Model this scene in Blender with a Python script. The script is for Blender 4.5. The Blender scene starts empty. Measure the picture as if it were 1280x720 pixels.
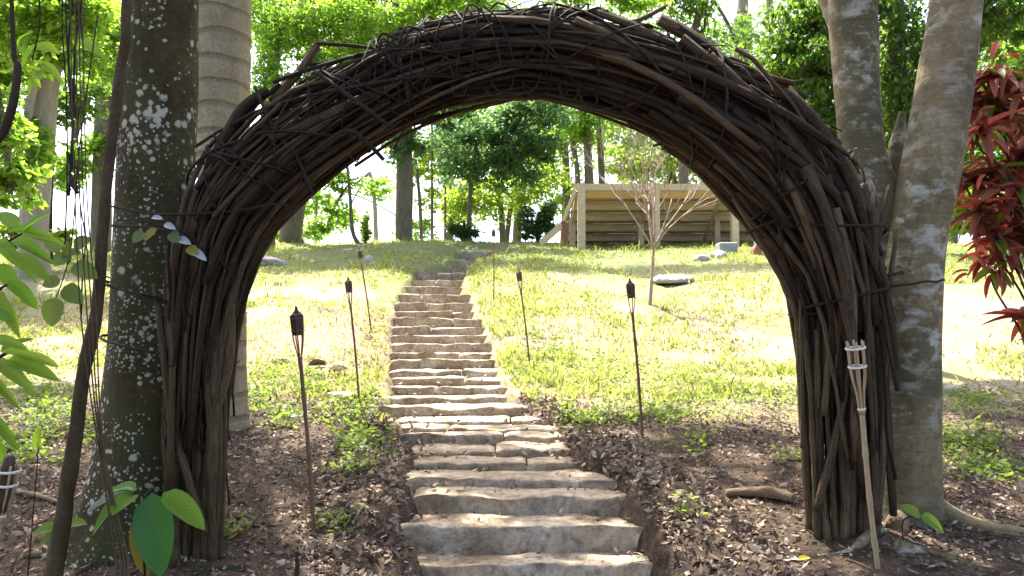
import bpy, math, random
import numpy as np
from mathutils import Vector, Matrix, Quaternion
C = bpy.context.scene.collection
SC = bpy.context.scene
random.seed(7); RNG = np.random.default_rng(7)
PI = math.pi

# ------------------------------------------------------------------ camera, light
EYE = Vector((0, 0, 1.7)); PITCH = math.radians(3.72); FPX = 924.4
cam_d = bpy.data.cameras.new('camera'); cam_d.lens = 26; cam_d.sensor_width = 36; cam_d.clip_end = 3000; cam_d.clip_start = 0.05
cam = bpy.data.objects.new('camera', cam_d); C.objects.link(cam)
cam.location = EYE; cam.rotation_euler = (PI/2 + PITCH, 0, 0)
SC.camera = cam
SUN = Vector((-0.20, 0.42, 0.88)).normalized()
w = bpy.data.worlds.new('World'); SC.world = w; w.use_nodes = True
nt = w.node_tree
sky = nt.nodes.new('ShaderNodeTexSky'); sky.sky_type = 'NISHITA'; sky.sun_disc = False
sky.sun_elevation = math.asin(SUN.z); sky.sun_rotation = math.atan2(SUN.x, SUN.y)
sky.air_density = 0.6; sky.dust_density = 4.0; sky.ozone_density = 0.3
bg = nt.nodes['Background']; bg.inputs[1].default_value = 0.15
nt.links.new(sky.outputs[0], bg.inputs[0])
sun_d = bpy.data.lights.new('sun', 'SUN'); sun_d.energy = 3.7; sun_d.angle = math.radians(0.5); sun_d.color = (1, 0.95, 0.86)
sun = bpy.data.objects.new('sun', sun_d); C.objects.link(sun)
sun.rotation_euler = SUN.to_track_quat('Z', 'Y').to_euler()
SC.view_settings.view_transform = 'Standard'; SC.view_settings.look = 'None'
SC.view_settings.exposure = 2.32; SC.view_settings.gamma = 1
SC.render.engine = 'CYCLES'
SC.cycles.max_bounces = 8; SC.cycles.diffuse_bounces = 4; SC.cycles.transmission_bounces = 6; SC.cycles.glossy_bounces = 2
SC.cycles.transparent_max_bounces = 4

# ------------------------------------------------------------------ helpers
FWD = Vector((0, math.cos(PITCH), math.sin(PITCH))); UP = Vector((0, -math.sin(PITCH), math.cos(PITCH)))
def P(px, py, D):
    px, py, D = float(px), float(py), float(D)
    return EYE + D*(FWD + Vector((1, 0, 0))*((px-640)/FPX) + UP*(-(py-360)/FPX))

_perm = RNG.permutation(512)
_val = RNG.random(512)*2-1
def vnoise(x, y, z=0.0):
    x = np.asarray(x, float); y = np.asarray(y, float); z = np.asarray(z, float) + 0*x
    xi = np.floor(x).astype(int); yi = np.floor(y).astype(int); zi = np.floor(z).astype(int)
    xf = x-xi; yf = y-yi; zf = z-zi
    u = xf*xf*(3-2*xf); v = yf*yf*(3-2*yf); t = zf*zf*(3-2*zf)
    def h(a, b, c): return _val[_perm[(_perm[(_perm[a & 511]+b) & 511]+c) & 511]]
    r = 0
    for dz, wz in ((0, 1-t), (1, t)):
        a = h(xi, yi, zi+dz)*(1-u)+h(xi+1, yi, zi+dz)*u
        b = h(xi, yi+1, zi+dz)*(1-u)+h(xi+1, yi+1, zi+dz)*u
        r = r + wz*(a*(1-v)+b*v)
    return r
def fbm(x, y, z=0.0, o=4):
    r = 0; a = 1.0
    for k in range(o):
        r = r + a*vnoise(np.asarray(x)*2**k+k*17.3, np.asarray(y)*2**k+k*5.1, np.asarray(z)*2**k); a *= .5
    return r

def link(o, parent=None):
    C.objects.link(o)
    if parent:
        o.parent = parent
    return o
def tag(o, label=None, cat=None, group=None, kind=None):
    if label: o['label'] = label
    if cat: o['category'] = cat
    if group: o['group'] = group
    if kind: o['kind'] = kind
    return o
def empty(name, loc, label=None, cat=None, group=None, kind=None):
    o = bpy.data.objects.new(name, None); o.location = loc; o.empty_display_size = .1
    C.objects.link(o); return tag(o, label, cat, group, kind)
def wpos(o):
    v = Vector(o.location)
    while o.parent: o = o.parent; v += Vector(o.location)
    return v
def put(name, me, mat, parent=None):
    """mesh with world coordinates -> object, child of an unrotated empty"""
    o = bpy.data.objects.new(name, me)
    if mat is not None and len(me.materials) == 0: me.materials.append(mat)
    if parent:
        o.location = -wpos(parent)
    return link(o, parent)
def put_m(name, me, mat, M, parent=None):
    if mat is not None and len(me.materials) == 0: me.materials.append(mat)
    o = bpy.data.objects.new(name, me)
    o.matrix_basis = (Matrix.Translation(-wpos(parent)) if parent else Matrix()) @ M
    return link(o, parent)
def np_mesh(name, V, F, smooth=False, uv=None):
    V = np.asarray(V, np.float32); F = np.asarray(F, np.int32)
    me = bpy.data.meshes.new(name)
    k = F.shape[1]
    me.vertices.add(len(V)); me.vertices.foreach_set('co', V.ravel())
    me.loops.add(F.size); me.loops.foreach_set('vertex_index', F.ravel())
    me.polygons.add(len(F)); me.polygons.foreach_set('loop_start', np.arange(0, F.size, k, dtype=np.int32))
    me.polygons.foreach_set('use_smooth', np.full(len(F), smooth))
    if uv is not None:
        l = me.uv_layers.new(name='uv'); l.data.foreach_set('uv', np.asarray(uv, np.float32)[F.ravel()].ravel())
    me.update(calc_edges=True)
    return me
class MB:
    def __init__(s): s.V = []; s.F = []; s.U = []; s.n = 0
    def add(s, V, F, U=None):
        V = np.asarray(V, float); F = np.asarray(F, int)
        s.V.append(V); s.F.append(F+s.n); s.n += len(V)
        s.U.append(np.zeros((len(V), 2)) if U is None else U)
    def mesh(s, name='mesh', smooth=True):
        return np_mesh(name, np.concatenate(s.V), np.concatenate(s.F), smooth, np.concatenate(s.U))
def spline(pts, n):
    pts = np.asarray([tuple(p) for p in pts], float); m = len(pts)
    if m == 2: 
        t = np.linspace(0, 1, n)[:, None]; return pts[0]*(1-t)+pts[1]*t
    t = np.linspace(0, m-1, n); i = np.clip(np.floor(t).astype(int), 0, m-2); f = (t-i)[:, None]
    p0 = pts[np.maximum(i-1, 0)]; p1 = pts[i]; p2 = pts[i+1]; p3 = pts[np.minimum(i+2, m-1)]
    return .5*(2*p1+(p2-p0)*f+(2*p0-5*p1+4*p2-p3)*f*f+(3*p1-p0-3*p2+p3)*f**3)
def tube_arrays(path, radii, sides=6, wob=0.0, caps=True, seed=0):
    path = np.asarray(path, float); n = len(path); radii = np.broadcast_to(np.asarray(radii, float), (n,))
    T = np.gradient(path, axis=0); T /= np.linalg.norm(T, axis=1, keepdims=True)+1e-9
    ref = np.array([0, 0, 1.0]) if abs(T[0][2]) < .8 else np.array([0, 1.0, 0])
    N = np.zeros_like(T); a = np.cross(T[0], ref); N[0] = a/np.linalg.norm(a)
    for k in range(1, n):
        a = N[k-1]-T[k]*np.dot(N[k-1], T[k]); N[k] = a/(np.linalg.norm(a)+1e-9)
    B = np.cross(T, N)
    an = np.arange(sides)*2*PI/sides
    R = radii[:, None]*np.ones((1, sides))
    if wob:
        nx = np.cos(an)[None, :]*1.6+seed*7.7; ny = np.sin(an)[None, :]*1.6
        zz = (np.cumsum(np.r_[0, np.linalg.norm(np.diff(path, axis=0), axis=1)])/ (radii.mean()*4))[:, None]
        R = R*(1+wob*fbm(nx+0*zz, ny+0*zz, zz+0*nx, 3))
    V = path[:, None, :]+R[..., None]*(np.cos(an)[None, :, None]*N[:, None, :]+np.sin(an)[None, :, None]*B[:, None, :])
    V = V.reshape(-1, 3)
    i, j = np.meshgrid(np.arange(n-1), np.arange(sides), indexing='ij'); j2 = (j+1) % sides
    F = np.stack([i*sides+j, i*sides+j2, (i+1)*sides+j2, (i+1)*sides+j], -1).reshape(-1, 4)
    L = np.cumsum(np.r_[0, np.linalg.norm(np.diff(path, axis=0), axis=1)])
    U = np.stack(np.broadcast_arrays((np.arange(sides)/sides)[None, :], L[:, None]), -1).reshape(-1, 2)
    if caps:
        V = np.concatenate([V, path[:1], path[-1:]]); c0 = n*sides; c1 = c0+1
        U = np.concatenate([U, [[.5, 0]], [[.5, L[-1]]]])
        jj = np.arange(sides); j3 = (jj+1) % sides
        # quads that fold onto the centre two sides at a time
        q0 = []; q1 = []
        for a in range(0, sides, 2):
            b = (a+1) % sides; c = (a+2) % sides
            q0.append([c0, c, b, a]); q1.append([c1, (n-1)*sides+a, (n-1)*sides+b, (n-1)*sides+c])
        F = np.concatenate([F, q0, q1])
    return V, F, U
def tube(name, pts, radii, mat, parent=None, sides=6, n=None, wob=0, seed=0, smooth=True):
    n = n or max(2, len(pts)*4)
    path = spline(pts, n); r = np.interp(np.linspace(0, 1, n), np.linspace(0, 1, len(np.atleast_1d(radii))), np.atleast_1d(radii))
    V, F, U = tube_arrays(path, r, sides, wob, seed=seed)
    return put(name, np_mesh(name, V, F, smooth, U), mat, parent)
def box_arrays(c, half, R=None):
    v = np.array([[x, y, z] for x in (-1, 1) for y in (-1, 1) for z in (-1, 1)], float)*np.asarray(half)
    if R is not None: v = v @ np.array(R).T
    v = v+np.asarray(c)
    return v, np.array([[0, 1, 3, 2], [4, 6, 7, 5], [0, 4, 5, 1], [2, 3, 7, 6], [0, 2, 6, 4], [1, 5, 7, 3]])
def beam(name, a, b, wx, wz, mat, parent):
    """a squared timber between two points"""
    a = Vector(a); b = Vector(b); d = b-a; q = d.to_track_quat('X', 'Z').to_matrix()
    V, F = box_arrays((a+b)/2, (d.length/2, wx/2, wz/2), q)
    return put(name, np_mesh(name, V, F), mat, parent)

# ------------------------------------------------------------------ materials
def newmat(name):
    m = bpy.data.materials.new(name); m.use_nodes = True
    t = m.node_tree; t.nodes.clear()
    out = t.nodes.new('ShaderNodeOutputMaterial')
    return m, t, out
def N_(t, kind, **kw):
    n = t.nodes.new(kind)
    for k, v in kw.items():
        if k in n.inputs: n.inputs[k].default_value = v
        else: setattr(n, k, v)
    return n
def ramp(t, fac, stops):
    r = t.nodes.new('ShaderNodeValToRGB'); e = r.color_ramp.elements
    while len(e) < len(stops): e.new(.5)
    for el, (p, c) in zip(e, stops):
        el.position = p; el.color = (c, c, c, 1) if not hasattr(c, '__len__') else (*c, 1)
    t.links.new(fac, r.inputs[0]); return r.outputs[0]
def mixc(t, fac, a, b, mode='MIX'):
    m = t.nodes.new('ShaderNodeMix'); m.data_type = 'RGBA'; m.blend_type = mode
    for sock, v in ((m.inputs[0], fac), (m.inputs[6], a), (m.inputs[7], b)):
        if isinstance(v, bpy.types.NodeSocket): t.links.new(v, sock)
        elif hasattr(v, '__len__'): sock.default_value = (*v, 1) if len(v) == 3 else v
        else: sock.default_value = v
    return m.outputs[2]
def mth(t, op, a, b=0.0, clamp=False):
    m = t.nodes.new('ShaderNodeMath'); m.operation = op; m.use_clamp = clamp
    for s, v in zip(m.inputs, (a, b)):
        if isinstance(v, bpy.types.NodeSocket): t.links.new(v, s)
        else: s.default_value = v
    return m.outputs[0]
def noise(t, vec, scale, detail=5, rough=.6, dist=0.0):
    n = N_(t, 'ShaderNodeTexNoise'); n.inputs['Scale'].default_value = scale; n.inputs['Detail'].default_value = detail
    n.inputs['Roughness'].default_value = rough; n.inputs['Distortion'].default_value = dist
    if vec is not None: t.links.new(vec, n.inputs['Vector'])
    return n.outputs[0]
def mapping(t, vec, scale):
    m = N_(t, 'ShaderNodeMapping'); m.inputs['Scale'].default_value = scale; t.links.new(vec, m.inputs[0]); return m.outputs[0]
def finish(t, out, col, rough=.85, bump=None, bstr=.4, bdist=.01, spec=.3):
    b = t.nodes.new('ShaderNodeBsdfPrincipled')
    if isinstance(col, bpy.types.NodeSocket): t.links.new(col, b.inputs['Base Color'])
    else: b.inputs['Base Color'].default_value = (*col, 1)
    if isinstance(rough, bpy.types.NodeSocket): t.links.new(rough, b.inputs['Roughness'])
    else: b.inputs['Roughness'].default_value = rough
    b.inputs['Specular IOR Level'].default_value = spec
    if bump is not None:
        bp = t.nodes.new('ShaderNodeBump'); bp.inputs['Strength'].default_value = bstr; bp.inputs['Distance'].default_value = bdist
        t.links.new(bump, bp.inputs['Height']); t.links.new(bp.outputs[0], b.inputs['Normal'])
    t.links.new(b.outputs[0], out.inputs[0]); return b
def rand_fac(t):
    g = t.nodes.new('ShaderNodeNewGeometry'); o = t.nodes.new('ShaderNodeObjectInfo')
    return mth(t, 'FRACT', mth(t, 'ADD', g.outputs['Random Per Island'], o.outputs['Random']))
def leaf_mat(name, cols, trans=.5, tcol=None, rough=.45, vein=False):
    """leaf: reflecting blade + light coming through it; one hue per leaf"""
    m, t, out = newmat(name)
    f = rand_fac(t)
    n = len(cols)
    col = ramp(t, f, [(i/max(1, n-1), c) for i, c in enumerate(cols)])
    if vein:
        tc = t.nodes.new('ShaderNodeTexCoord')
        wv = N_(t, 'ShaderNodeTexWave'); wv.bands_direction = 'Y'; wv.inputs['Scale'].default_value = 3.2; wv.inputs['Distortion'].default_value = .3
        su = N_(t, 'ShaderNodeSeparateXYZ'); t.links.new(tc.outputs['UV'], su.inputs[0])
        ax = mth(t, 'ABSOLUTE', mth(t, 'SUBTRACT', su.outputs[0], .5))
        cv = N_(t, 'ShaderNodeCombineXYZ'); t.links.new(mth(t, 'SUBTRACT', su.outputs[1], mth(t, 'MULTIPLY', ax, .55)), cv.inputs[1])
        t.links.new(cv.outputs[0], wv.inputs['Vector'])
        nz = noise(t, tc.outputs['UV'], 6)
        col = mixc(t, mth(t, 'MULTIPLY', ramp(t, wv.outputs[1], [(0, 1.0), (.3, 0.0)]), .22), col, (.03, .08, .015))
        col = mixc(t, ramp(t, nz, [(.62, 0.0), (.75, .45)]), col, (.25, .26, .05))
    d = t.nodes.new('ShaderNodeBsdfPrincipled'); d.inputs['Roughness'].default_value = rough; d.inputs['Specular IOR Level'].default_value = .35
    t.links.new(col, d.inputs['Base Color'])
    tr = t.nodes.new('ShaderNodeBsdfTranslucent')
    tc_ = mixc(t, 1.0, col, tcol or (2.6, 2.7, 1.2), 'MULTIPLY')
    t.links.new(tc_, tr.inputs[0])
    mx = t.nodes.new('ShaderNodeMixShader'); mx.inputs[0].default_value = trans
    t.links.new(d.outputs[0], mx.inputs[1]); t.links.new(tr.outputs[0], mx.inputs[2]); t.links.new(mx.outputs[0], out.inputs[0])
    return m
def bark_mat(name, dark, light, lichen=None, spots=0.0, rings=0.0, scale=1.0, patch=0.0, moss=None, ringf=.55):
    dark, light = ((c[0]*1.04, c[1]*.95, c[2]*.74) for c in (dark, light))
    m, t, out = newmat(name)
    g = t.nodes.new('ShaderNodeTexCoord'); v = g.outputs['Object']
    n1 = noise(t, mapping(t, v, (1, 1, .35)), 9*scale, 8, .65)
    n2 = noise(t, v, 38*scale, 6, .7)
    col = mixc(t, ramp(t, n1, [(.32, 0.0), (.68, 1.0)]), dark, light)
    col = mixc(t, ramp(t, n2, [(.35, .55), (.65, 0.0)]), col, tuple(c*.45 for c in dark))
    bump = mth(t, 'ADD', n1, mth(t, 'MULTIPLY', n2, .5))
    if moss: col = mixc(t, ramp(t, noise(t, v, 2.3*scale, 4), [(.42, 0.0), (.6, .8)]), col, moss)
    if rings:
        wv = N_(t, 'ShaderNodeTexWave'); wv.bands_direction = 'Z'; wv.inputs['Scale'].default_value = rings; wv.inputs['Distortion'].default_value = 2.2
        wv.inputs['Detail'].default_value = 3; wv.inputs['Detail Scale'].default_value = 1.3
        t.links.new(v, wv.inputs['Vector'])
        rr = ramp(t, wv.outputs[1], [(.02, 1.0), (.22, 0.0)])
        col = mixc(t, mth(t, 'MULTIPLY', rr, ringf), col, tuple(c*.5 for c in dark)); bump = mth(t, 'SUBTRACT', bump, mth(t, 'MULTIPLY', rr, ringf*1.3))
    if patch:
        pn = noise(t, mapping(t, v, (1, 1, 1.5)), 7.5, 7, .68, .3)
        gate = noise(t, v, 1.7, 2)
        pf = mth(t, 'MULTIPLY', ramp(t, pn, [(.50, 0.0), (.62, 1.0)]), ramp(t, gate, [(.38, .15), (.6, 1.0)]))
        col = mixc(t, mth(t, 'MULTIPLY', pf, patch), col, lichen)
    if spots:
        for sc, thr in ((17, .46), (29, .44), (52, .40)):
            vo = N_(t, 'ShaderNodeTexVoronoi'); vo.inputs['Scale'].default_value = sc
            wob = mixc(t, .035, v, noise(t, v, 30, 3)) if False else v
            t.links.new(wob, vo.inputs['Vector'])
            gate = noise(t, v, {17: 2.1, 29: 3.1, 52: 4.3}[sc], 3, .6)
            edge = noise(t, v, 55, 5, .7)
            dd = mth(t, 'ADD', vo.outputs['Distance'], mth(t, 'MULTIPLY', mth(t, 'SUBTRACT', edge, .5), .6))
            sep = N_(t, 'ShaderNodeSeparateColor'); t.links.new(vo.outputs['Color'], sep.inputs[0])
            lim = mth(t, 'MULTIPLY', thr*spots, ramp(t, gate, [(.44, 0.0), (.60, 1.0)]))
            lim = mth(t, 'MULTIPLY', lim, mth(t, 'GREATER_THAN', sep.outputs[0], .3))
            f = mth(t, 'MULTIPLY', mth(t, 'SUBTRACT', lim, dd), 7.0, True)
            col = mixc(t, mth(t, 'MULTIPLY', f, .85), col, lichen)
    finish(t, out, col, .9, bump, .9, .022, .2)
    return m

def simple_noise_mat(name, a, b, scale=8, rough=.85, c=None, bstr=.5, bdist=.008, stretch=(1, 1, 1), coord='Object'):
    m, t, out = newmat(name)
    g = t.nodes.new('ShaderNodeTexCoord'); v = mapping(t, g.outputs[coord], stretch)
    n1 = noise(t, v, scale, 7, .65); n2 = noise(t, v, scale*6, 5, .6)
    col = mixc(t, ramp(t, n1, [(.35, 0.0), (.65, 1.0)]), a, b)
    if c: col = mixc(t, ramp(t, n2, [(.55, 0.0), (.7, .7)]), col, c)
    finish(t, out, col, rough, mth(t, 'ADD', n1, mth(t, 'MULTIPLY', n2, .4)), bstr, bdist)
    return m
def stick_mat(name, cols, spec=.2):
    cols = [(c[0]*.80, c[1]*.68, c[2]*.51) for c in cols]
    m, t, out = newmat(name)
    f = rand_fac(t); col = ramp(t, f, [(i/(len(cols)-1), c) for i, c in enumerate(cols)])
    g = t.nodes.new('ShaderNodeTexCoord'); uv = mapping(t, g.outputs['UV'], (14, 9, 1))
    n1 = noise(t, uv, 1.0, 6, .7); n2 = noise(t, g.outputs['Object'], 60, 4)
    col = mixc(t, ramp(t, n1, [(.4, .75), (.62, 0.0)]), col, (.018, .013, .009))
    col = mixc(t, ramp(t, n2, [(.60, 0.0), (.72, .35)]), col, (.23, .19, .13))
    n3 = noise(t, mapping(t, g.outputs['UV'], (5, 30, 1)), 1.0, 5, .7)
    hh = mth(t, 'ADD', mth(t, 'MULTIPLY', n1, 1.3), mth(t, 'ADD', n3, mth(t, 'MULTIPLY', n2, .5)))
    col = mixc(t, ramp(t, n3, [(.56, 0.0), (.68, .5)]), col, (.16, .125, .085))
    finish(t, out, col, .72, hh, 1.0, .010, .25)
    return m
M = {}
M['stick'] = stick_mat('weathered_stick', [(.050, .031, .016), (.095, .063, .035), (.026, .016, .009), (.26, .19, .12), (.055, .034, .018), (.16, .105, .055), (.30, .24, .165)])
M['pole'] = stick_mat('leg_pole_bark', [(.14, .105, .058), (.21, .165, .10), (.09, .065, .036), (.26, .215, .14), (.16, .118, .066)])
M['vine'] = stick_mat('vine_bark', [(.045, .032, .022), (.08, .06, .042), (.03, .022, .016)])
M['dryvine'] = stick_mat('dry_vine', [(.30, .23, .15), (.38, .30, .20)])
M['twig'] = stick_mat('ground_twig', [(.12, .09, .065), (.24, .19, .14), (.07, .05, .04)])
M['bare'] = stick_mat('bare_branch', [(.72, .66, .66), (.85, .78, .78)])
M['bark_lichen'] = bark_mat('lichened_bark', (.036, .030, .014), (.105, .087, .044), (.50, .48, .34), 1.0, moss=(.06, .062, .025))
M['bark_palm'] = bark_mat('ringed_bark', (.32, .28, .205), (.45, .40, .31), (.50, .49, .42), .5, scale=1.3, rings=1.75)
M['bark_right'] = bark_mat('smooth_patched_bark', (.19, .155, .098), (.32, .27, .19), (.46, .44, .34), 0.0, rings=4.3, patch=.85, moss=(.095, .085, .045), ringf=.06)
M['bark_far'] = bark_mat('far_bark', (.13, .115, .11), (.22, .205, .19))
M['bark_dark'] = bark_mat('dark_bark', (.035, .028, .02), (.07, .055, .04))
M['bark_liana'] = bark_mat('liana_bark', (.06, .044, .028), (.125, .095, .062), scale=1.6)
M['bark_pale'] = bark_mat('pale_bark', (.28, .27, .25), (.42, .41, .39))
M['leaf_bright'] = leaf_mat('bright_leaf', [(.09, .16, .022), (.13, .21, .03), (.18, .24, .04), (.07, .14, .022)], .6, (2.4, 2.6, 1.5))
M['leaf_mid'] = leaf_mat('mid_green_leaf', [(.045, .095, .018), (.075, .13, .024), (.11, .16, .03), (.04, .08, .018)], .5, (2.4, 2.6, 1.4))
M['leaf_dark'] = leaf_mat('dark_green_leaf', [(.035, .07, .022), (.05, .09, .025), (.07, .115, .03), (.045, .08, .03)], .4)
M['leaf_blue'] = leaf_mat('blue_green_leaf', [(.05, .095, .045), (.07, .12, .055), (.10, .15, .05), (.048, .085, .045)], .5, (2.2, 2.6, 1.8))
M['leaf_yellow'] = leaf_mat('yellow_green_leaf', [(.14, .19, .03), (.20, .235, .04), (.10, .16, .03)], .6, (2.4, 2.6, 1.5))
M['leaf_canopy'] = leaf_mat('canopy_leaf', [(.05, .10, .014), (.075, .13, .018), (.04, .08, .014)], .35)
M['leaf_big'] = leaf_mat('broad_leaf', [(.035, .12, .022), (.05, .15, .025)], .45, (2.2, 2.6, 1.0), .35, True)
M['leaf_light'] = leaf_mat('light_broad_leaf', [(.13, .24, .025), (.19, .29, .035), (.10, .20, .025), (.22, .30, .05)], .58, (2.3, 2.3, 1.0), .6, True)
M['leaf_old'] = leaf_mat('yellowed_leaf', [(.23, .19, .03), (.25, .2, .03)], .4, (1.8, 1.6, 1.0), .5, True)
M['leaf_olive'] = leaf_mat('olive_leaf', [(.075, .11, .03), (.11, .15, .04)], .4, None, .4)
M['leaf_silver'] = leaf_mat('pale_underside_leaf', [(.28, .33, .31), (.34, .39, .38)], .3, (1.2, 1.3, 1.2), .3)
M['leaf_red'] = leaf_mat('red_leaf', [(.13, .028, .022), (.21, .040, .030), (.31, .10, .075), (.08, .022, .018), (.22, .07, .035), (.29, .14, .09), (.12, .05, .024)], .4, (2.2, 1.5, 1.4), .35)
M['leaf_redgreen'] = leaf_mat('green_striped_leaf', [(.12, .17, .03), (.17, .16, .04), (.10, .15, .03)], .45, (1.8, 1.9, 1.0), .35)
M['grass'] = leaf_mat('grass_blade', [(.15, .19, .05), (.21, .235, .07), (.29, .28, .12), (.12, .17, .04), (.24, .25, .08)], .5, (1.9, 1.9, 1.1), .6)
M['weed'] = leaf_mat('weed_leaf', [(.11, .16, .03), (.15, .19, .045), (.07, .12, .025)], .5, (2.0, 2.1, 1.0), .5)
M['litter'] = leaf_mat('fallen_leaf', [(.085, .055, .034), (.19, .132, .085), (.045, .030, .020), (.30, .22, .15), (.13, .083, .048), (.42, .34, .25)], .08, (1, 1, 1), .7)
M['yellow_leaf'] = leaf_mat('fallen_yellow_leaf', [(.55, .40, .03), (.5, .38, .04)], .3, (1, 1, 1), .5)
M['timber'] = simple_noise_mat('sawn_timber', (.52, .39, .22), (.62, .50, .32), 3.0, .8, (.32, .22, .115), .3, .004, (1, 6, 6))
M['timber_old'] = simple_noise_mat('grey_timber', (.42, .32, .185), (.50, .39, .24), 3.0, .85, (.2, .14, .08), .3, .004, (1, 6, 6))
M['bamboo'] = simple_noise_mat('bamboo', (.33, .235, .125), (.43, .32, .18), 14, .55, (.19, .125, .065), .2, .002, (4, 4, 1))
M['bamboo_dark'] = simple_noise_mat('stained_bamboo', (.13, .075, .04), (.20, .12, .065), 14, .6, (.06, .035, .02), .2, .002, (4, 4, 1))
M['canister'] = simple_noise_mat('sooty_wicker', (.045, .026, .017), (.085, .05, .03), 60, .6, (.15, .095, .055), .6, .003)
M['cord'] = simple_noise_mat('pale_cord', (.62, .58, .48), (.72, .68, .58), 60, .8, None, .3, .002)
M['rock'] = simple_noise_mat('pale_rock', (.34, .31, .28), (.48, .44, .40), 5, .9, (.22, .19, .16), .7, .02)
M['concrete'] = simple_noise_mat('grey_concrete', (.24, .24, .23), (.32, .32, .30), 6, .9, (.25, .24, .23), .4, .006)
M['earth'] = simple_noise_mat('packed_earth', (.16, .105, .07), (.26, .18, .125), 7, .95, (.09, .06, .04), .8, .02)
M['plaster'] = simple_noise_mat('pale_blue_paint', (.60, .68, .74), (.66, .73, .78), 4, .6, None, .1, .002)
M['redclay'] = simple_noise_mat('red_clay', (.26, .085, .05), (.33, .13, .08), 9, .8, None, .3, .004)
M['log'] = bark_mat('dead_log', (.16, .12, .09), (.30, .245, .19), scale=1.4)
def stone_mat():
    m, t, out = newmat('worn_stone')
    g = t.nodes.new('ShaderNodeTexCoord'); v = g.outputs['Object']
    n1 = noise(t, v, 3.2, 7, .62, .4); n2 = noise(t, v, 26, 7, .7); n3 = noise(t, v, 7.5, 4, .55, .8)
    col = mixc(t, ramp(t, n1, [(.36, 0.0), (.62, 1.0)]), (.29, .215, .135), (.46, .385, .28))
    col = mixc(t, ramp(t, n3, [(.50, 0.0), (.64, .6)]), col, (.17, .12, .07))
    col = mixc(t, ramp(t, n2, [(.36, .6), (.52, 0.0)]), col, (.12, .09, .055))
    col = mixc(t, ramp(t, n2, [(.6, 0.0), (.72, .5)]), col, (.54, .50, .40))
    vo = N_(t, 'ShaderNodeTexVoronoi'); vo.feature = 'DISTANCE_TO_EDGE'; vo.inputs['Scale'].default_value = 3.1
    mm = N_(t, 'ShaderNodeVectorMath'); mm.operation = 'ADD'; nn = N_(t, 'ShaderNodeTexNoise'); nn.inputs['Scale'].default_value = 5; nn.inputs['Detail'].default_value = 5
    t.links.new(v, nn.inputs['Vector']); t.links.new(v, mm.inputs[0]); t.links.new(nn.outputs[1], mm.inputs[1]); t.links.new(mm.outputs[0], vo.inputs['Vector'])
    crack = ramp(t, vo.outputs['Distance'], [(.0, 1.0), (.018, 0.0)])
    col = mixc(t, mth(t, 'MULTIPLY', mth(t, 'MULTIPLY', crack, .18), ramp(t, n1, [(.5, 0.0), (.62, 1.0)])), col, (.08, .06, .04))
    h = mth(t, 'SUBTRACT', mth(t, 'ADD', mth(t, 'MULTIPLY', n1, 1.2), mth(t, 'MULTIPLY', n2, .6)), mth(t, 'MULTIPLY', crack, .12))
    finish(t, out, col, .88, h, .8, .03, .25)
    return m
M['stone'] = stone_mat()
def ground_mat():
    m, t, out = newmat('hillside_ground')
    g = t.nodes.new('ShaderNodeTexCoord'); v = g.outputs['Object']
    sx = N_(t, 'ShaderNodeSeparateXYZ'); t.links.new(v, sx.inputs[0])
    n0 = noise(t, v, .55, 5, .6); n1 = noise(t, v, 2.4, 7, .65); n2 = noise(t, v, 22, 8, .7); n3 = noise(t, v, 80, 4, .6)
    # leaf-mould soil under the trees
    soil = mixc(t, ramp(t, n1, [(.35, 0.0), (.66, 1.0)]), (.060, .040, .026), (.145, .100, .066))
    soil = mixc(t, ramp(t, n2, [(.42, .7), (.56, 0.0)]), soil, (.03, .022, .017))
    soil = mixc(t, ramp(t, n3, [(.58, 0.0), (.72, .6)]), soil, (.22, .17, .13))
    # dry earth and thatch of the meadow
    dry = mixc(t, ramp(t, n1, [(.34, 0.0), (.64, 1.0)]), (.29, .205, .145), (.40, .32, .24))
    dry = mixc(t, ramp(t, n2, [(.40, .5), (.56, 0.0)]), dry, (.20, .135, .09))
    green = mixc(t, ramp(t, n2, [(.35, 0.0), (.65, 1.0)]), (.17, .19, .06), (.29, .29, .12))
    mead = mixc(t, ramp(t, mth(t, 'ADD', mth(t, 'MULTIPLY', n0, .6), mth(t, 'MULTIPLY', n1, .4)), [(.44, 0.0), (.56, .85)]), dry, green)
    mp = N_(t, 'ShaderNodeMapping'); mp.inputs['Location'].default_value = (2.3/1.5, -9.6/2.8, 0); mp.inputs['Scale'].default_value = (1/1.5, 1/2.8, 0); t.links.new(v, mp.inputs[0])
    ln = N_(t, 'ShaderNodeVectorMath'); ln.operation = 'LENGTH'; t.links.new(mp.outputs[0], ln.inputs[0])
    mead = mixc(t, ramp(t, mth(t, 'ADD', ln.outputs['Value'], mth(t, 'MULTIPLY', mth(t, 'SUBTRACT', n1, .5), 1.6)), [(.75, .9), (1.25, 0.0)]), mead, mixc(t, ramp(t, n2, [(.4, 0.0), (.6, 1.0)]), (.20, .125, .085), (.34, .24, .175)))
    crest = mth(t, 'MULTIPLY', ramp(t, mth(t, 'MULTIPLY', mth(t, 'ADD', sx.outputs[1], mth(t, 'MULTIPLY', n1, 5.0)), .03), [(.46, 0.0), (.60, 1.0)]), ramp(t, n2, [(.3, .45), (.6, .9)]))
    mead = mixc(t, crest, mead, (.13, .165, .055))
    edge = mth(t, 'ADD', sx.outputs[1], mth(t, 'MULTIPLY', mth(t, 'SUBTRACT', n1, .5), 3.0))
    f = ramp(t, mth(t, 'MULTIPLY', edge, .1), [(.60, 0.0), (.72, 1.0)])
    col = mixc(t, f, soil, mead)
    finish(t, out, col, .95, mth(t, 'ADD', n2, mth(t, 'MULTIPLY', n3, .5)), .9, .03, .15)
    return m
M['ground'] = ground_mat()

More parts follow.
